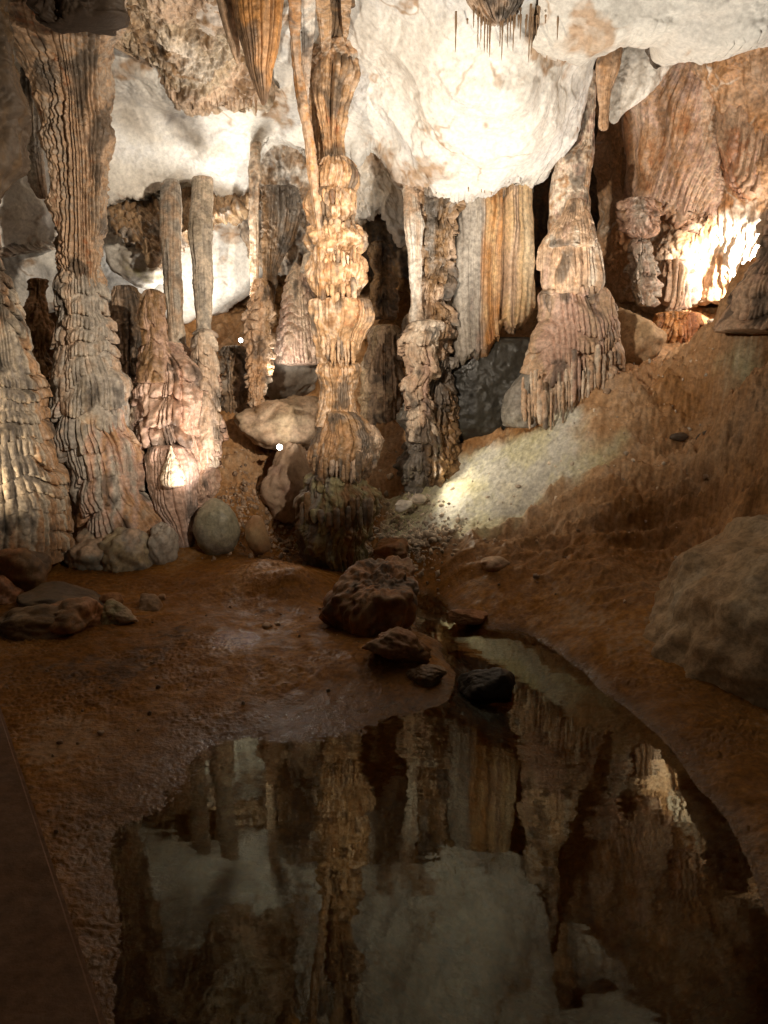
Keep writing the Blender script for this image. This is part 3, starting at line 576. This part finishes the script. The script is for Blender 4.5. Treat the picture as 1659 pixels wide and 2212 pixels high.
# tall tiered stalagmite
t = root('stalagmite', at(1220,900,7.0), 'tall pinkish tiered stalagmite reaching the ceiling, on the right slope', 'stalagmite', G_COL)
NC = [PINK, TAN, (.57,.38,.24), CREAM, (.50,.32,.2), (.58,.42,.3)]
column('neck', [(150,1266,1288),(202,1262,1287),(263,1252,1283),(300,1243,1282),(316,1238,1280),(332,1216,1280),(352,1196,1279),(384,1191,1278),(420,1187,1278),(470,1184,1277),(520,1182,1280)], M_FLOW, [TAN, OCHRE, CREAM, PINK, TAN], 70, Y=7.0, parent=t, fl=(19,.025,.04), lump=(4,.035), pk=hk)
column('tier', [(428,1224,1262),(450,1216,1270),(480,1200,1279),(510,1185,1286),(540,1180,1290)], M_FLOW, NC, 71, Y=6.85, parent=t, tier=(9,.06,.6), fl=(16,.015,.06), pop=(30,.006))
column('tier', [(500,1184,1284),(535,1167,1291),(573,1163,1298),(600,1164,1301),(620,1166,1299),(640,1168,1290)], M_FLOW, NC, 72, Y=6.93, parent=t, fl=(13,.045,.03), tier=(3.6,.07,.5), lump=(4,.03))
column('tier', [(615,1176,1298),(640,1163,1308),(660,1163,1320),(690,1163,1334),(710,1155,1340),(740,1146,1346),(775,1140,1348),(802,1132,1348),(830,1128,1335),(850,1140,1310)], M_FLOW, NC, 73, Y=6.95, squash=.8, parent=t, vert=True, tier=(5.2,.13,.5), fl=(15,.014,.08), lump=(3,.06), pop=(28,.006))
column('smooth_flow', [(630,1182,1212),(670,1168,1214),(710,1156,1212),(760,1140,1206),(820,1116,1198),(868,1092,1192),(905,1076,1180),(925,1090,1170)], M_WET, [GREY, (.34,.31,.27), (.22,.20,.17), (.30,.27,.23)], 741, Y=6.98, squash=1.15, parent=t, lump=(3,.09), pop=(20,.01))
column('drip_skirt', [(770,1165,1320),(815,1140,1332),(850,1124,1322),(870,1116,1300),(890,1114,1272),(912,1122,1245),(934,1142,1218),(952,1166,1200)], M_FLOW, NC, 74, Y=6.95, squash=.75, parent=t, vert=True, fl=(13,.05,.03), lump=(4,.06))
NB = [(1068,925),(1130,930),(1190,935),(1230,908),(1274,868),(1312,850),(1340,815)]
drips(1128, 1326, NB, 105, 1222, 122, 6.95, .44, 8.5, M_FLOW, NC, t, 900)
tag(rock('boulder', at(1365,735,7.4), (.31,.3,.33), M_MUD, [(.30,.19,.10), (.36,.24,.14), (.4,.28,.16)], 75, facets=5, lump=(1.6,.16), fine=(7,.04)), 'rounded tan boulder right of the tall tiered stalagmite', 'boulder')
t = root('drapery', at(1460,770,7.6), 'short reddish fringe of stone hanging in the low recess on the right', 'drapery', 'stone draperies')
column('fringe', [(672,1400,1520),(700,1405,1516),(730,1412,1505),(760,1424,1500),(782,1430,1490)], M_FLOW, [RED, (.30,.12,.05), ORANGE, (.42,.22,.11)], 76, Y=7.7, squash=.4, parent=t, vert=True, fl=(14,.07,.06), tier=(3,.1,1.8), lump=(4,.1))
# tiered pale column in the alcove
t = root('column', at(1385,655,7.6), 'short pale tiered column in the alcove below the orange draperies', 'column', G_COL)
column('cap', [(425,1352,1415),(439,1340,1424),(465,1334,1424),(490,1338,1420),(515,1356,1412)], M_FLOW, [GREY, BROWN, PINK, GREYL], 77, Y=7.5, parent=t, tier=(9,.09,1.2), pop=(18,.04), lump=(5,.13))
column('shaft', [(495,1360,1410),(530,1353,1412),(560,1352,1416),(590,1352,1420),(620,1348,1428),(650,1362,1430),(662,1372,1420)], M_FLOW, [BROWN, TAN, GREYL, PINK], 78, Y=7.55, parent=t, tier=(7,.13,1.6), fl=(14,.04,.08), pop=(18,.04), lump=(5,.13))
column('fringe', [(560,1425,1480),(600,1418,1510),(640,1420,1520),(662,1430,1500),(676,1440,1456)], M_FLOW, [PINK, TAN, OCHRE, (.5,.3,.18)], 79, Y=7.75, squash=.35, parent=t, vert=True, fl=(14,.08,.04), tier=(3,.1,1.6), lump=(3,.1))
# stalagmite at the right edge
t = root('stalagmite', at(1640,700,6.3), 'pinkish brown tiered stalagmite cropped by the right edge, in front of the brightest light', 'stalagmite', G_COL)
column('body', [(425,1690,1720),(450,1660,1745),(468,1650,1755),(510,1639,1765),(548,1636,1775),(575,1616,1790),(603,1595,1810),(635,1576,1830),(661,1570,1845),(690,1560,1860),(720,1545,1880)], M_FLOW, [PINK, (.42,.27,.18), TAN, PINK], 80, Y=6.3, parent=t, tier=(7,.08,.6), pop=(24,.012), fl=(14,.02,.1), lump=(3,.07))

# pendant rock with a pale lip
t = root('hanging_rock', at(1350,80,6.6), 'pendant rock with a pale lower lip and a hole painted black, above the tall tiered stalagmite', 'hanging rock')
column('pale_lip', [(40,1370,1520),(75,1350,1500),(113,1335,1490),(150,1322,1450),(190,1312,1415),(222,1310,1385),(250,1312,1345),(268,1318,1332)], M_LIME, [PALE, WHITE, GREYL, (.7,.66,.6)], 81, Y=6.6, squash=.6, parent=t, lump=(3,.06), pop=(16,.012))
column('brown_flute', [(90,1300,1350),(150,1287,1340),(200,1289,1322),(240,1293,1318),(270,1291,1316),(283,1296,1312)], M_FLOW, [BROWN, TAN, OCHRE, CREAM], 82, Y=6.4, parent=t, fl=(17,.03,.05))
column('painted_hole', [(50,1392,1490),(80,1392,1478),(110,1396,1460),(135,1400,1440),(150,1408,1428)], M_WET, [DARK, (.05,.035,.025)], 83, Y=6.22, squash=.4, parent=t, lump=(5,.05), pop=(16,.04))  # near-black piece painted in to stand for the shaded hole
# orange draperies on the right wall
def d_curtain(q, seed):
    q2 = q + seed
    def pipes(f, wob):
        x = (q[:, 0] + .35*q[:, 1])*f + wob*perlin(q2*[2.3, 2.3, .4]) + .35*perlin(q2*[6, 6, 1.6]); fr = x - np.floor(x)
        return np.sqrt(np.clip(1 - (2*fr - 1)**2, 0, 1))
    m = sstep(-.35, .2, perlin(q2*[3, 3, 1.2] + 5))
    return .10*fbm(q2*1.8, 3) + .10*perlin(q2*[5, 5, .5]) + (.010 + .030*m)*pipes(24, 1.7) + .014*pipes(52, 3.2) + .03*(.5 - np.abs(perlin(q2*[7, 7, 4])))*sstep(0, .3, fbm(q2*2 + 9, 2)) + .01*fbm(q2*14, 3)
tag(sheet('drapery', 1362, 1562, [(1362,215),(1378,300),(1388,395),(1410,430),(1445,425),(1480,452),(1520,462),(1548,470),(1562,430)], [(1370,200,7.7),(1450,150,7.35),(1560,150,7.2),(1380,400,7.75),(1550,460,7.5),(1450,300,7.45)],
  30, M_FLOW, rag_cols([RED, (.44,.24,.12), (.50,.32,.20), PINK, (.60,.45,.33), (.48,.30,.18), CREAM]), 84, d_curtain, curl=.25, res=1.4, jag=26, side=.35), 'wide orange fluted drapery on the right wall behind the pendant rock', 'drapery', 'stone draperies')
tag(sheet('drapery', 1556, 1800, [(1556,255),(1578,330),(1605,378),(1640,400),(1700,395),(1800,330)], [(1560,200,7.15),(1660,200,6.95),(1800,200,6.6),(1560,0,7.1),(1660,0,6.9),(1800,0,6.55),(1560,390,7.2),(1660,390,7.0),(1800,390,6.65)],
  -20, M_FLOW, rag_cols([PINK, (.42,.27,.17), TAN, RED, PINK]), 86, d_curtain, curl=.25, res=1.4, jag=24, side=.35), 'brownish pink fluted drapery at the upper right edge', 'drapery', 'stone draperies')
R0 = [ORANGE, (.50,.28,.12), OCHRE, (.58,.38,.22), RED, TAN]
for nm, prof, Yd, sd, lab, cc in [
  ('drapery', [(180,1330,1390),(260,1336,1388),(340,1340,1388),(420,1350,1388),(460,1360,1384)], 8.1, 88, 'dark brown drapery in the shade beside the tall stalagmite', [RED, BROWN, DARK])]:
    column_o = column(nm, prof, M_FLOW, cc, sd, Y=Yd, squash=.4, fl=((16,.05,.035) if sd != 87 else (8,.015,.1)), lump=(3,.05), pk=dict(F=2.4, st=.2, streak=.6))
    tag(column_o, lab, 'drapery', 'stone draperies')
def drape_cols(q, seed):
    u = (q[:, 0] - at(985,600,7.1)[0])/(at(1140,600,7.1)[0] - at(985,600,7.1)[0]) + .05*perlin(q*[6, 6, .5]) + .03*perlin(q*[20, 20, 1.])
    g = pigment(q, seed, [GREY, GREYL, GREY, PINK], F=2, st=.1, streak=.5); o_ = pigment(q, seed + 1, [RED, ORANGE, OCHRE, (.56,.36,.18), ORANGE], F=2, st=.1, streak=.6)
    c = pigment(q, seed + 2, [OCHRE, TAN, (.62,.42,.22), (.66,.52,.34)], F=2, st=.1, streak=.5)
    a_ = sstep(.33, .40, u)[:, None]; b_ = sstep(.66, .74, u)[:, None]
    return (g*(1 - a_) + o_*a_)*(1 - b_) + c*b_
def d_drape(q, seed):
    u = (q[:, 0] - at(985,600,7.1)[0])/(at(1140,600,7.1)[0] - at(985,600,7.1)[0]) + .03*perlin(q*[2, 2, 1.2])
    gap = np.exp(-((u - .69)/.035)**2)*.13 + np.exp(-((u - .37)/.02)**2)*.05
    return d_curtain(q, seed)*.55 - gap + .03*np.sin(u*19)
tag(sheet('drapery', 984, 1142, [(984,750),(1000,768),(1040,752),(1070,735),(1088,712),(1096,690),(1110,708),(1128,694),(1142,640)], [(985,450,7.2),(1060,450,7.05),(1140,450,7.2),(985,740,7.1),(1060,740,7.0),(1140,690,7.15)],
  396, M_FLOW, drape_cols, 65, d_drape, curl=.2, res=1.6, jag=9, side=.3), 'hanging stone drapery striped grey, orange and ochre beside the white ceiling lip', 'drapery', 'stone draperies')
# orange stalactite at the top
t = root('stalactite', at(540,0,5.4), 'large orange fluted stalactite hanging at the top of the picture', 'stalactite')
column('drapery', [(-200,470,640),(-60,480,625),(0,494,612),(60,505,606),(110,520,598),(150,530,588),(190,545,584),(215,556,580),(228,562,574)], M_FLOW, [ORANGE, (.40,.19,.06), OCHRE, ORANGE, RED], 89, Y=5.5, squash=.7, parent=t, fl=(12,.05,.02), pk=dict(st=.1, streak=.5))
column('side_fold', [(-100,455,510),(0,465,510),(60,480,515),(110,496,522),(140,508,522)], M_FLOW, [OCHRE, TAN, BROWN, OCHRE], 90, Y=5.6, parent=t, fl=(14,.03,.03), pk=dict(st=.1, streak=.5))
# straws
rs = random.Random(4)
straw = None
def straw_mesh():
    k, n = 7, 8; v = []
    for i in range(n):
        tt = i/(n-1); r = .0062*(1 - tt)**.6 + .001
        for j in range(k):
            a = 2*math.pi*j/k; v.append((r*math.cos(a)*(1+.2*math.sin(9*tt)), r*math.sin(a), .02 - tt))
    return np.array(v), grid_faces(n, k, True)
tag(column('hanging_rock', [(-120,1000,1150),(-20,1008,1140),(10,1014,1132),(35,1030,1118),(52,1050,1100)], M_FLOW, [BROWN, TAN, GREY, TAN], 92, Y=5.45, squash=.5, fl=(18,.07,.03), lump=(4,.08)), 'ragged brown fringe of stone at the top of the white ceiling', 'hanging rock')
for i in range(110):
    if i < 55: px, py, Y, ln = min(1215, max(985, rs.gauss(1085, 60))), rs.uniform(0,42), 5.42, .03 + .26*rs.random()**1.6
    elif i < 85: px, py, Y, ln = rs.uniform(1170,1275), rs.uniform(66,102), 5.85, .02 + .16*rs.random()**2
    elif i < 102: px, py, Y, ln = rs.uniform(430,560), rs.uniform(196,222), 6.82, .02 + .12*rs.random()**2
    else: px, py, Y, ln = rs.uniform(1010,1140), 405, 6.85, rs.uniform(.03,.07)
    if straw is None:
        v, f = straw_mesh(); straw = mesh_object('straw_stalactite', v, f, M_FLOW, pigment(v, 5, [BROWN, TAN, GREY]))
        o = straw
    else:
        o = straw.copy(); COL.objects.link(o)
    o.location = at(px, py, Y); o.scale = (1, 1, ln)
    where = 'thin dark straw stalactite in the fringe ' + ('at the top of the white ceiling' if i < 55 else 'above the pendant rock' if i < 85 else 'beside the orange stalactite' if i < 102 else 'on the lip of the white ceiling')
    tag(o, where, 'stalactite', ['straws at the top of the white ceiling','straws above the pendant rock','straws beside the orange stalactite','straws on the lip of the white ceiling'][0 if i < 55 else 1 if i < 85 else 2 if i < 102 else 3])
# pale hanging lens of rock, left
tag(rock('hanging_rock', at(300,570,7.8), (.30,.25,.20), M_LIME, [PALE, WHITE, GREYL, OLIVE], 91, lump=(1.6,.15), fine=(8,.02), tilt=.35), 'pale grey rock lens behind the stub of the pink cluster', 'hanging rock')

# ================================================================== STONES ON THE FLOOR
B = lambda *a, **k: None
def stone(px, py, Y, size, mat, cols, seed, label, cat='boulder', group=None, name='boulder', **k):
    return tag(rock(name, at(px, py, Y), size, mat, cols, seed, **k), label, cat, group)
stone(215,1200,6.05,(.25,.25,.22), M_WET, [GREY, (.22,.2,.16), TAN, GREY], 101, 'rounded grey boulder under the flared column', lump=(1.8,.2), fine=(8,.015))
stone(275,1205,5.95,(.21,.2,.24), M_WET, [TAN, GREY, (.42,.33,.2), GREY], 102, 'rounded tan boulder leaning on the grey one under the flared column', lump=(1.9,.17), fine=(8,.025))
stone(345,1175,6.05,(.13,.15,.22), M_WET, [GREY, GREYL, GREY], 103, 'narrow grey rock at the right foot of the flared column', facets=8, lump=(2,.15), fine=(8,.04))
stone(467,1142,6.2,(.185,.17,.25), M_WET, [(.24,.22,.15), (.30,.27,.19), GREY], 104, 'egg-shaped wet olive grey boulder at the foot of the pink cluster', lump=(1.2,.08), fine=(7,.01))
stone(560,1163,6.2,(.12,.11,.18), M_LIME, [TAN, OCHRE, (.5,.36,.2)], 105, 'small upright ochre stone right of the egg-shaped boulder', facets=12, soft=22, lump=(2,.08), sub=4)
# rock pile at the left
PG = 'rocks of the pile at the left edge'
stone(35,1245,5.35,(.26,.22,.21), M_WET, [DARK, BROWN, RED, BROWN], 111, 'angular dark block on top of the pile at the left edge', 'rock', PG, 'rock', facets=8)
stone(0,1300,5.05,(.17,.18,.17), M_WET, [BROWN, RED, DARK], 112, 'dark rock cropped by the left edge, under the angular block', 'rock', PG, 'rock', facets=8)
stone(130,1300,4.95,(.47,.3,.11), M_WET, [BROWN, DARK, (.2,.12,.05)], 113, 'flat tilted stone slab lying on the pile', 'rock', PG, 'stone_slab', facets=10, tilt=.12, rot=-.1, soft=25, lump=(2,.05))
stone(160,1345,4.6,(.22,.18,.14), M_WET, [BROWN, RED, OCHRE, DARK], 114, 'brown rock in front of the flat slab', 'rock', PG, 'rock', facets=9)
stone(248,1335,4.75,(.16,.15,.12), M_WET, [OCHRE, OLIVE, TAN, BROWN], 115, 'yellowish rough rock at the right end of the pile', 'rock', PG, 'rock', facets=8, fine=(10,.06))
stone(240,1297,5.0,(.08,.08,.05), M_MUD, [(.4,.21,.09), RED], 116, 'small smooth brown stone behind the yellowish rock', 'rock', PG, 'rock', sub=4)
stone(322,1312,5.0,(.12,.10,.11), M_WET, [OCHRE, BROWN, TAN], 117, 'pointed ochre stone right of the pile', 'rock', PG, 'rock', facets=8, sub=4)
stone(352,1292,5.15,(.035,.035,.03), M_MUD, [TAN, OCHRE], 118, 'pebble behind the pointed ochre stone', 'rock', PG, 'rock', facets=6, sub=3)
stone(50,1350,4.55,(.32,.22,.12), M_WET, [DARK, BROWN, DARK], 119, 'low dark rock at the front of the pile', 'rock', PG, 'rock', facets=8)
# rubble in front of the middle column
stone(812,1325,4.75,(.28,.28,.43), M_WET, [DARK, (.2,.08,.03), BROWN, (.34,.15,.05), DARK, (.36,.22,.13), DARK], 121, 'big rough rust brown boulder on the mud in front of the middle column', facets=5, lump=(2.0,.14), fine=(8,.045), tilt=.35, sub=6, soft=16)
gstone(850,1440,(.20,.15,.11), M_WET, [DARK, BROWN, RED], 122, 'low dark rubble right of the rust brown boulder', facets=8, fine=(6,.08), tilt=.3)
gstone(1046,1530,(.165,.10,.115), M_WET, [(.022,.016,.01), (.035,.025,.016)], 125, 'blackish block added for the dark reflection in the water at the tip of the mud bank', facets=9, soft=24, sink=.1, lump=(2,.06), fine=(8,.04))  # black block added in place of the overhanging slab's dark reflection
gstone(925,1478,(.14,.10,.055), M_WET, [DARK, BROWN], 123, 'low dark stone at the tip of the mud bank', facets=8, fine=(6,.08))
# right bank
stone(1835,1490,4.2,(1.26,1.05,1.10), M_MUD, [(.22,.13,.06), (.34,.23,.13), (.30,.21,.12), (.36,.28,.19)], 131, 'very large smooth tan boulder cropped by the right edge', lump=(2.1,.09), fine=(6,.03), sub=7)
stone(1010,1330,4.95,(.12,.1,.05), M_MUD, [BROWN, RED], 134, 'low brown spit of rock reaching into the pool inlet', 'rock', None, 'rock', facets=7)
stone(1548,938,6.1,(.17,.08,.05), M_WET, [DARK, (.07,.045,.03)], 135, 'dark elongated piece standing in for a shaded gash in the right slope', 'rock', None, 'rock', facets=8, tilt=-.3, sub=4)  # dark piece added where the slope has a shaded gash
stone(1468,946,6.2,(.07,.06,.04), M_WET, [DARK, (.07,.045,.03)], 136, 'small dark piece standing in for the shaded gash left of the elongated one', 'rock', None, 'rock', facets=8, sub=4)  # dark colour again stands for a shaded gash
stone(1062,1222,5.55,(.13,.1,.075), M_MUD, [BROWN, TAN, RED], 140, 'brown stone on the slope between the pool and the pale patch', 'rock', None, 'rock', facets=9, sub=4)
stone(870,1090,6.7,(.10,.1,.06), M_LIME, [PALE, WHITE, CREAM], 137, 'pale stone on the rubble right of the middle column', 'rock', None, 'rock', facets=9, sub=4)
stone(905,1080,6.75,(.07,.07,.05), M_LIME, [PALE, CREAM], 138, 'flat pale stone behind the pale stone on the rubble', 'rock', None, 'rock', facets=9, sub=4)
stone(1460,830,6.9,(.09,.09,.06), M_LIME, [CREAM, TAN], 139, 'pale stone on the slope below the recess', 'rock', None, 'rock', facets=9, sub=4)

# gravel of the two rubble patches
rg = np.random.RandomState(9); v0, f0 = ico(2); V = []; Fc = []; Pg = []; cnt = 0
for (px, py, Y, sx, sy, n) in [(850,1135,6.5,.22,.34,900),(905,1175,6.2,.17,.14,500),(545,1105,6.75,.30,.26,900),(1150,1230,5.5,.8,.5,60),(1350,950,6.4,.6,.4,90),(1450,830,6.8,.5,.25,60),(200,1600,3.2,.7,.6,130),(800,1350,4.8,.5,.3,50)]:
    c = at(px, py, Y)
    xs = c[0] + rg.normal(size=n)*sx; ys = c[1] + rg.normal(size=n)*sy
    zs = fz(xs, ys)
    for x, y, z in zip(xs, ys, zs):
        if z < .02: continue
        s = (.006 + .022*rg.uniform()**3)*(1 if py < 1550 else .5); w = v0*(1 + .8*fbm(v0*1.1 + rg.uniform(0, 90), 2))[:, None]*s*rg.uniform(.5, 1.3, 3)
        V.append(w + [x, y, z + s*.3]); Fc.append(f0 + cnt); cnt += len(v0)
        k = rg.uniform(); Pg.append(np.tile(np.array(CREAM if px > 840 and py < 1200 else TAN)*(.5 + .75*k), (len(v0), 1)))
g = mesh_object('gravel', np.concatenate(V), np.concatenate(Fc), M_MUD, np.concatenate(Pg)); g['kind'] = 'stuff'

# ================================================================== PARAPET BY THE CAMERA
bm = bmesh.new()
e0 = W(-30,1430,ground_Y(1430,.62)); e1 = W(262,2300,ground_Y(2300,.62))
dr = Vector(e1 - e0).normalized(); a0 = Vector(e0) - dr*1.2; a1 = Vector(e1) + dr*.8
side = dr.cross(Vector((0,0,1))).normalized()
if side.x > 0: side = -side
vs = []
for q in (a0, a1):
    for s_, z_ in ((0,0),(.22,0),(.22,-.75),(0,-.75)):
        vs.append(bm.verts.new(q + side*s_ + Vector((0,0,z_))))
for k in range(4): bm.faces.new((vs[k], vs[(k+1)%4], vs[4+(k+1)%4], vs[4+k]))
bm.faces.new(vs[:4][::-1]); bm.faces.new(vs[4:])
bmesh.ops.recalc_face_normals(bm, faces=bm.faces)
bmesh.ops.bevel(bm, geom=bm.edges[:], offset=.012, segments=3, affect='EDGES')
me = bpy.data.meshes.new('parapet_wall'); bm.to_mesh(me); bm.free(); me.materials.append(M_CONC)
ca = me.color_attributes.new('pigment', 'FLOAT_COLOR', 'POINT'); ca.data.foreach_set('color', np.tile(np.array([.22,.115,.06,1], np.float32), len(me.vertices)))
o = bpy.data.objects.new('parapet_wall', me); COL.objects.link(o)
tag(o, 'plain brown walkway parapet in the lower left corner', 'wall')

# ================================================================== LAMPS
WARM = (1, .85, .67); WHITEW = (1, .93, .82); GOLD = (1, .78, .52)
def spot(loc, target, power, color, cone=120, blend=.6, size=.05, name='lamp_or_fill_light'):
    l = bpy.data.lights.new(name, 'SPOT'); l.energy = power; l.color = color; l.spot_size = math.radians(cone); l.spot_blend = blend; l.shadow_soft_size = size
    o = bpy.data.objects.new(name, l); COL.objects.link(o); o.location = loc
    o.rotation_euler = (Vector(target) - Vector(loc)).to_track_quat('-Z', 'Y').to_euler(); return o
def point(loc, power, color, size=.06, name='lamp_or_fill_light'):
    l = bpy.data.lights.new(name, 'POINT'); l.energy = power; l.color = color; l.shadow_soft_size = size
    o = bpy.data.objects.new(name, l); COL.objects.link(o); o.location = loc; return o
def fixture(loc, aim, label, s=1.0):
    t = root('cave_lamp', loc, label, 'lamp')
    q = (Vector(aim) - Vector(loc)).to_track_quat('Z', 'Y')
    t.rotation_mode = 'QUATERNION'; t.rotation_quaternion = q
    def lathe(nm, prof, m):
        k = 24; v = np.array([(r*math.cos(2*math.pi*j/k)*s, r*math.sin(2*math.pi*j/k)*s, z*s) for r, z in prof for j in range(k)])
        o = mesh_object(nm, v, grid_faces(len(prof), k, True), m); o.parent = t; return o
    lathe('housing', [(.001,-.09),(.028,-.088),(.034,-.06),(.040,-.01),(.046,0),(.046,.012),(.040,.012),(.038,.004)], M_METAL)
    lathe('lens', [(.038,.004),(.036,.010),(.02,.014),(.001,.015)], M_LENS)
    v = np.array([(-.05,-.006,-.03),(-.05,.006,-.03),(.05,.006,-.03),(.05,-.006,-.03),(-.05,-.006,-.14),(-.05,.006,-.14),(.05,.006,-.14),(.05,-.006,-.14)])*s
    o = mesh_object('bracket', v, np.array([[0,1,2,3],[7,6,5,4],[0,4,5,1],[1,5,6,2],[2,6,7,3],[3,7,4,0]]), M_METAL, None, None, False); o.parent = t
l1 = Vector(at(520,735,7.6)); l2 = Vector(at(604,966,6.75))
fixture(l1, (-.6,4.5,1.9), 'small bright lamp in the dark gap left of the thin knobbly column', .5)
fixture(l2, (0,4,1.4), 'bright lamp on the pinkish rock beside the middle column', .62)
# ------------------------------------------------------------------ light
w = bpy.data.worlds.new('World'); S.world = w; w.use_nodes = True
w.node_tree.nodes['Background'].inputs[0].default_value = (1, .75, .5, 1); w.node_tree.nodes['Background'].inputs[1].default_value = .013
la = hit(1190,1315,.22)
spot(la, at(1075,110,5.9), 580, WHITEW, 74, .5)                               # low on the slope, up to the white ceiling
spot(hit(912,1105,.36), hit(1180,1040,.0), 15, (1,.88,.66), 150, .8)             # by the rubble stones, along the right slope
spot(at(515,640,7.25), at(470,250,7.1), 115, WHITEW, 120, .9, .22)                    # up to the left ceiling
spot(at(430,690,7.7), at(425,520,8.2), 45, WHITEW, 140, .6)                                            # behind the pink cluster
spot(at(445,1128,5.65), at(392,930,6.3), 75, (1,.87,.76), 58, .9, .03)          # the floodlit hollow
point(at(1662,560,6.72), 34, WHITEW)
spot(at(1690,545,6.62), at(1645,560,7.1), 760, WHITEW, 66, .7, .04)                                           # behind the right stalagmite
spot(at(-160,1100,5.0), at(80,850,6.0), 38, GOLD, 110, .8)                     # left of the picture
spot((-1.7,2.1,2.5), at(1000,560,6.6), 820, WARM, 56, .9, .06)                    # over the walkway
spot((1.3,2.1,2.7), at(360,600,6.5), 960, WARM, 56, .9, .06)
point((1.2,.7,2.6), 4, WARM, .1)  # unseen weak fill light, added for the right bank and near mud
spot((-1.2,1.8,3.4), (2.15,4.2,.75), 90, WARM, 26, .9, .1)
spot(l2 + Vector((.0,-.09,.0)), at(540,1400,4.4), 14, WHITEW, 40, .9, .03)
spot(l2 + Vector((.03,-.08,.03)), at(640,650,7.7), 9, WHITEW, 150, .8, .03)
spot(at(595,830,7.15), at(645,670,7.7), 16, WHITEW, 90, .8, .03)  # unseen extra light, added to brighten the cream cone
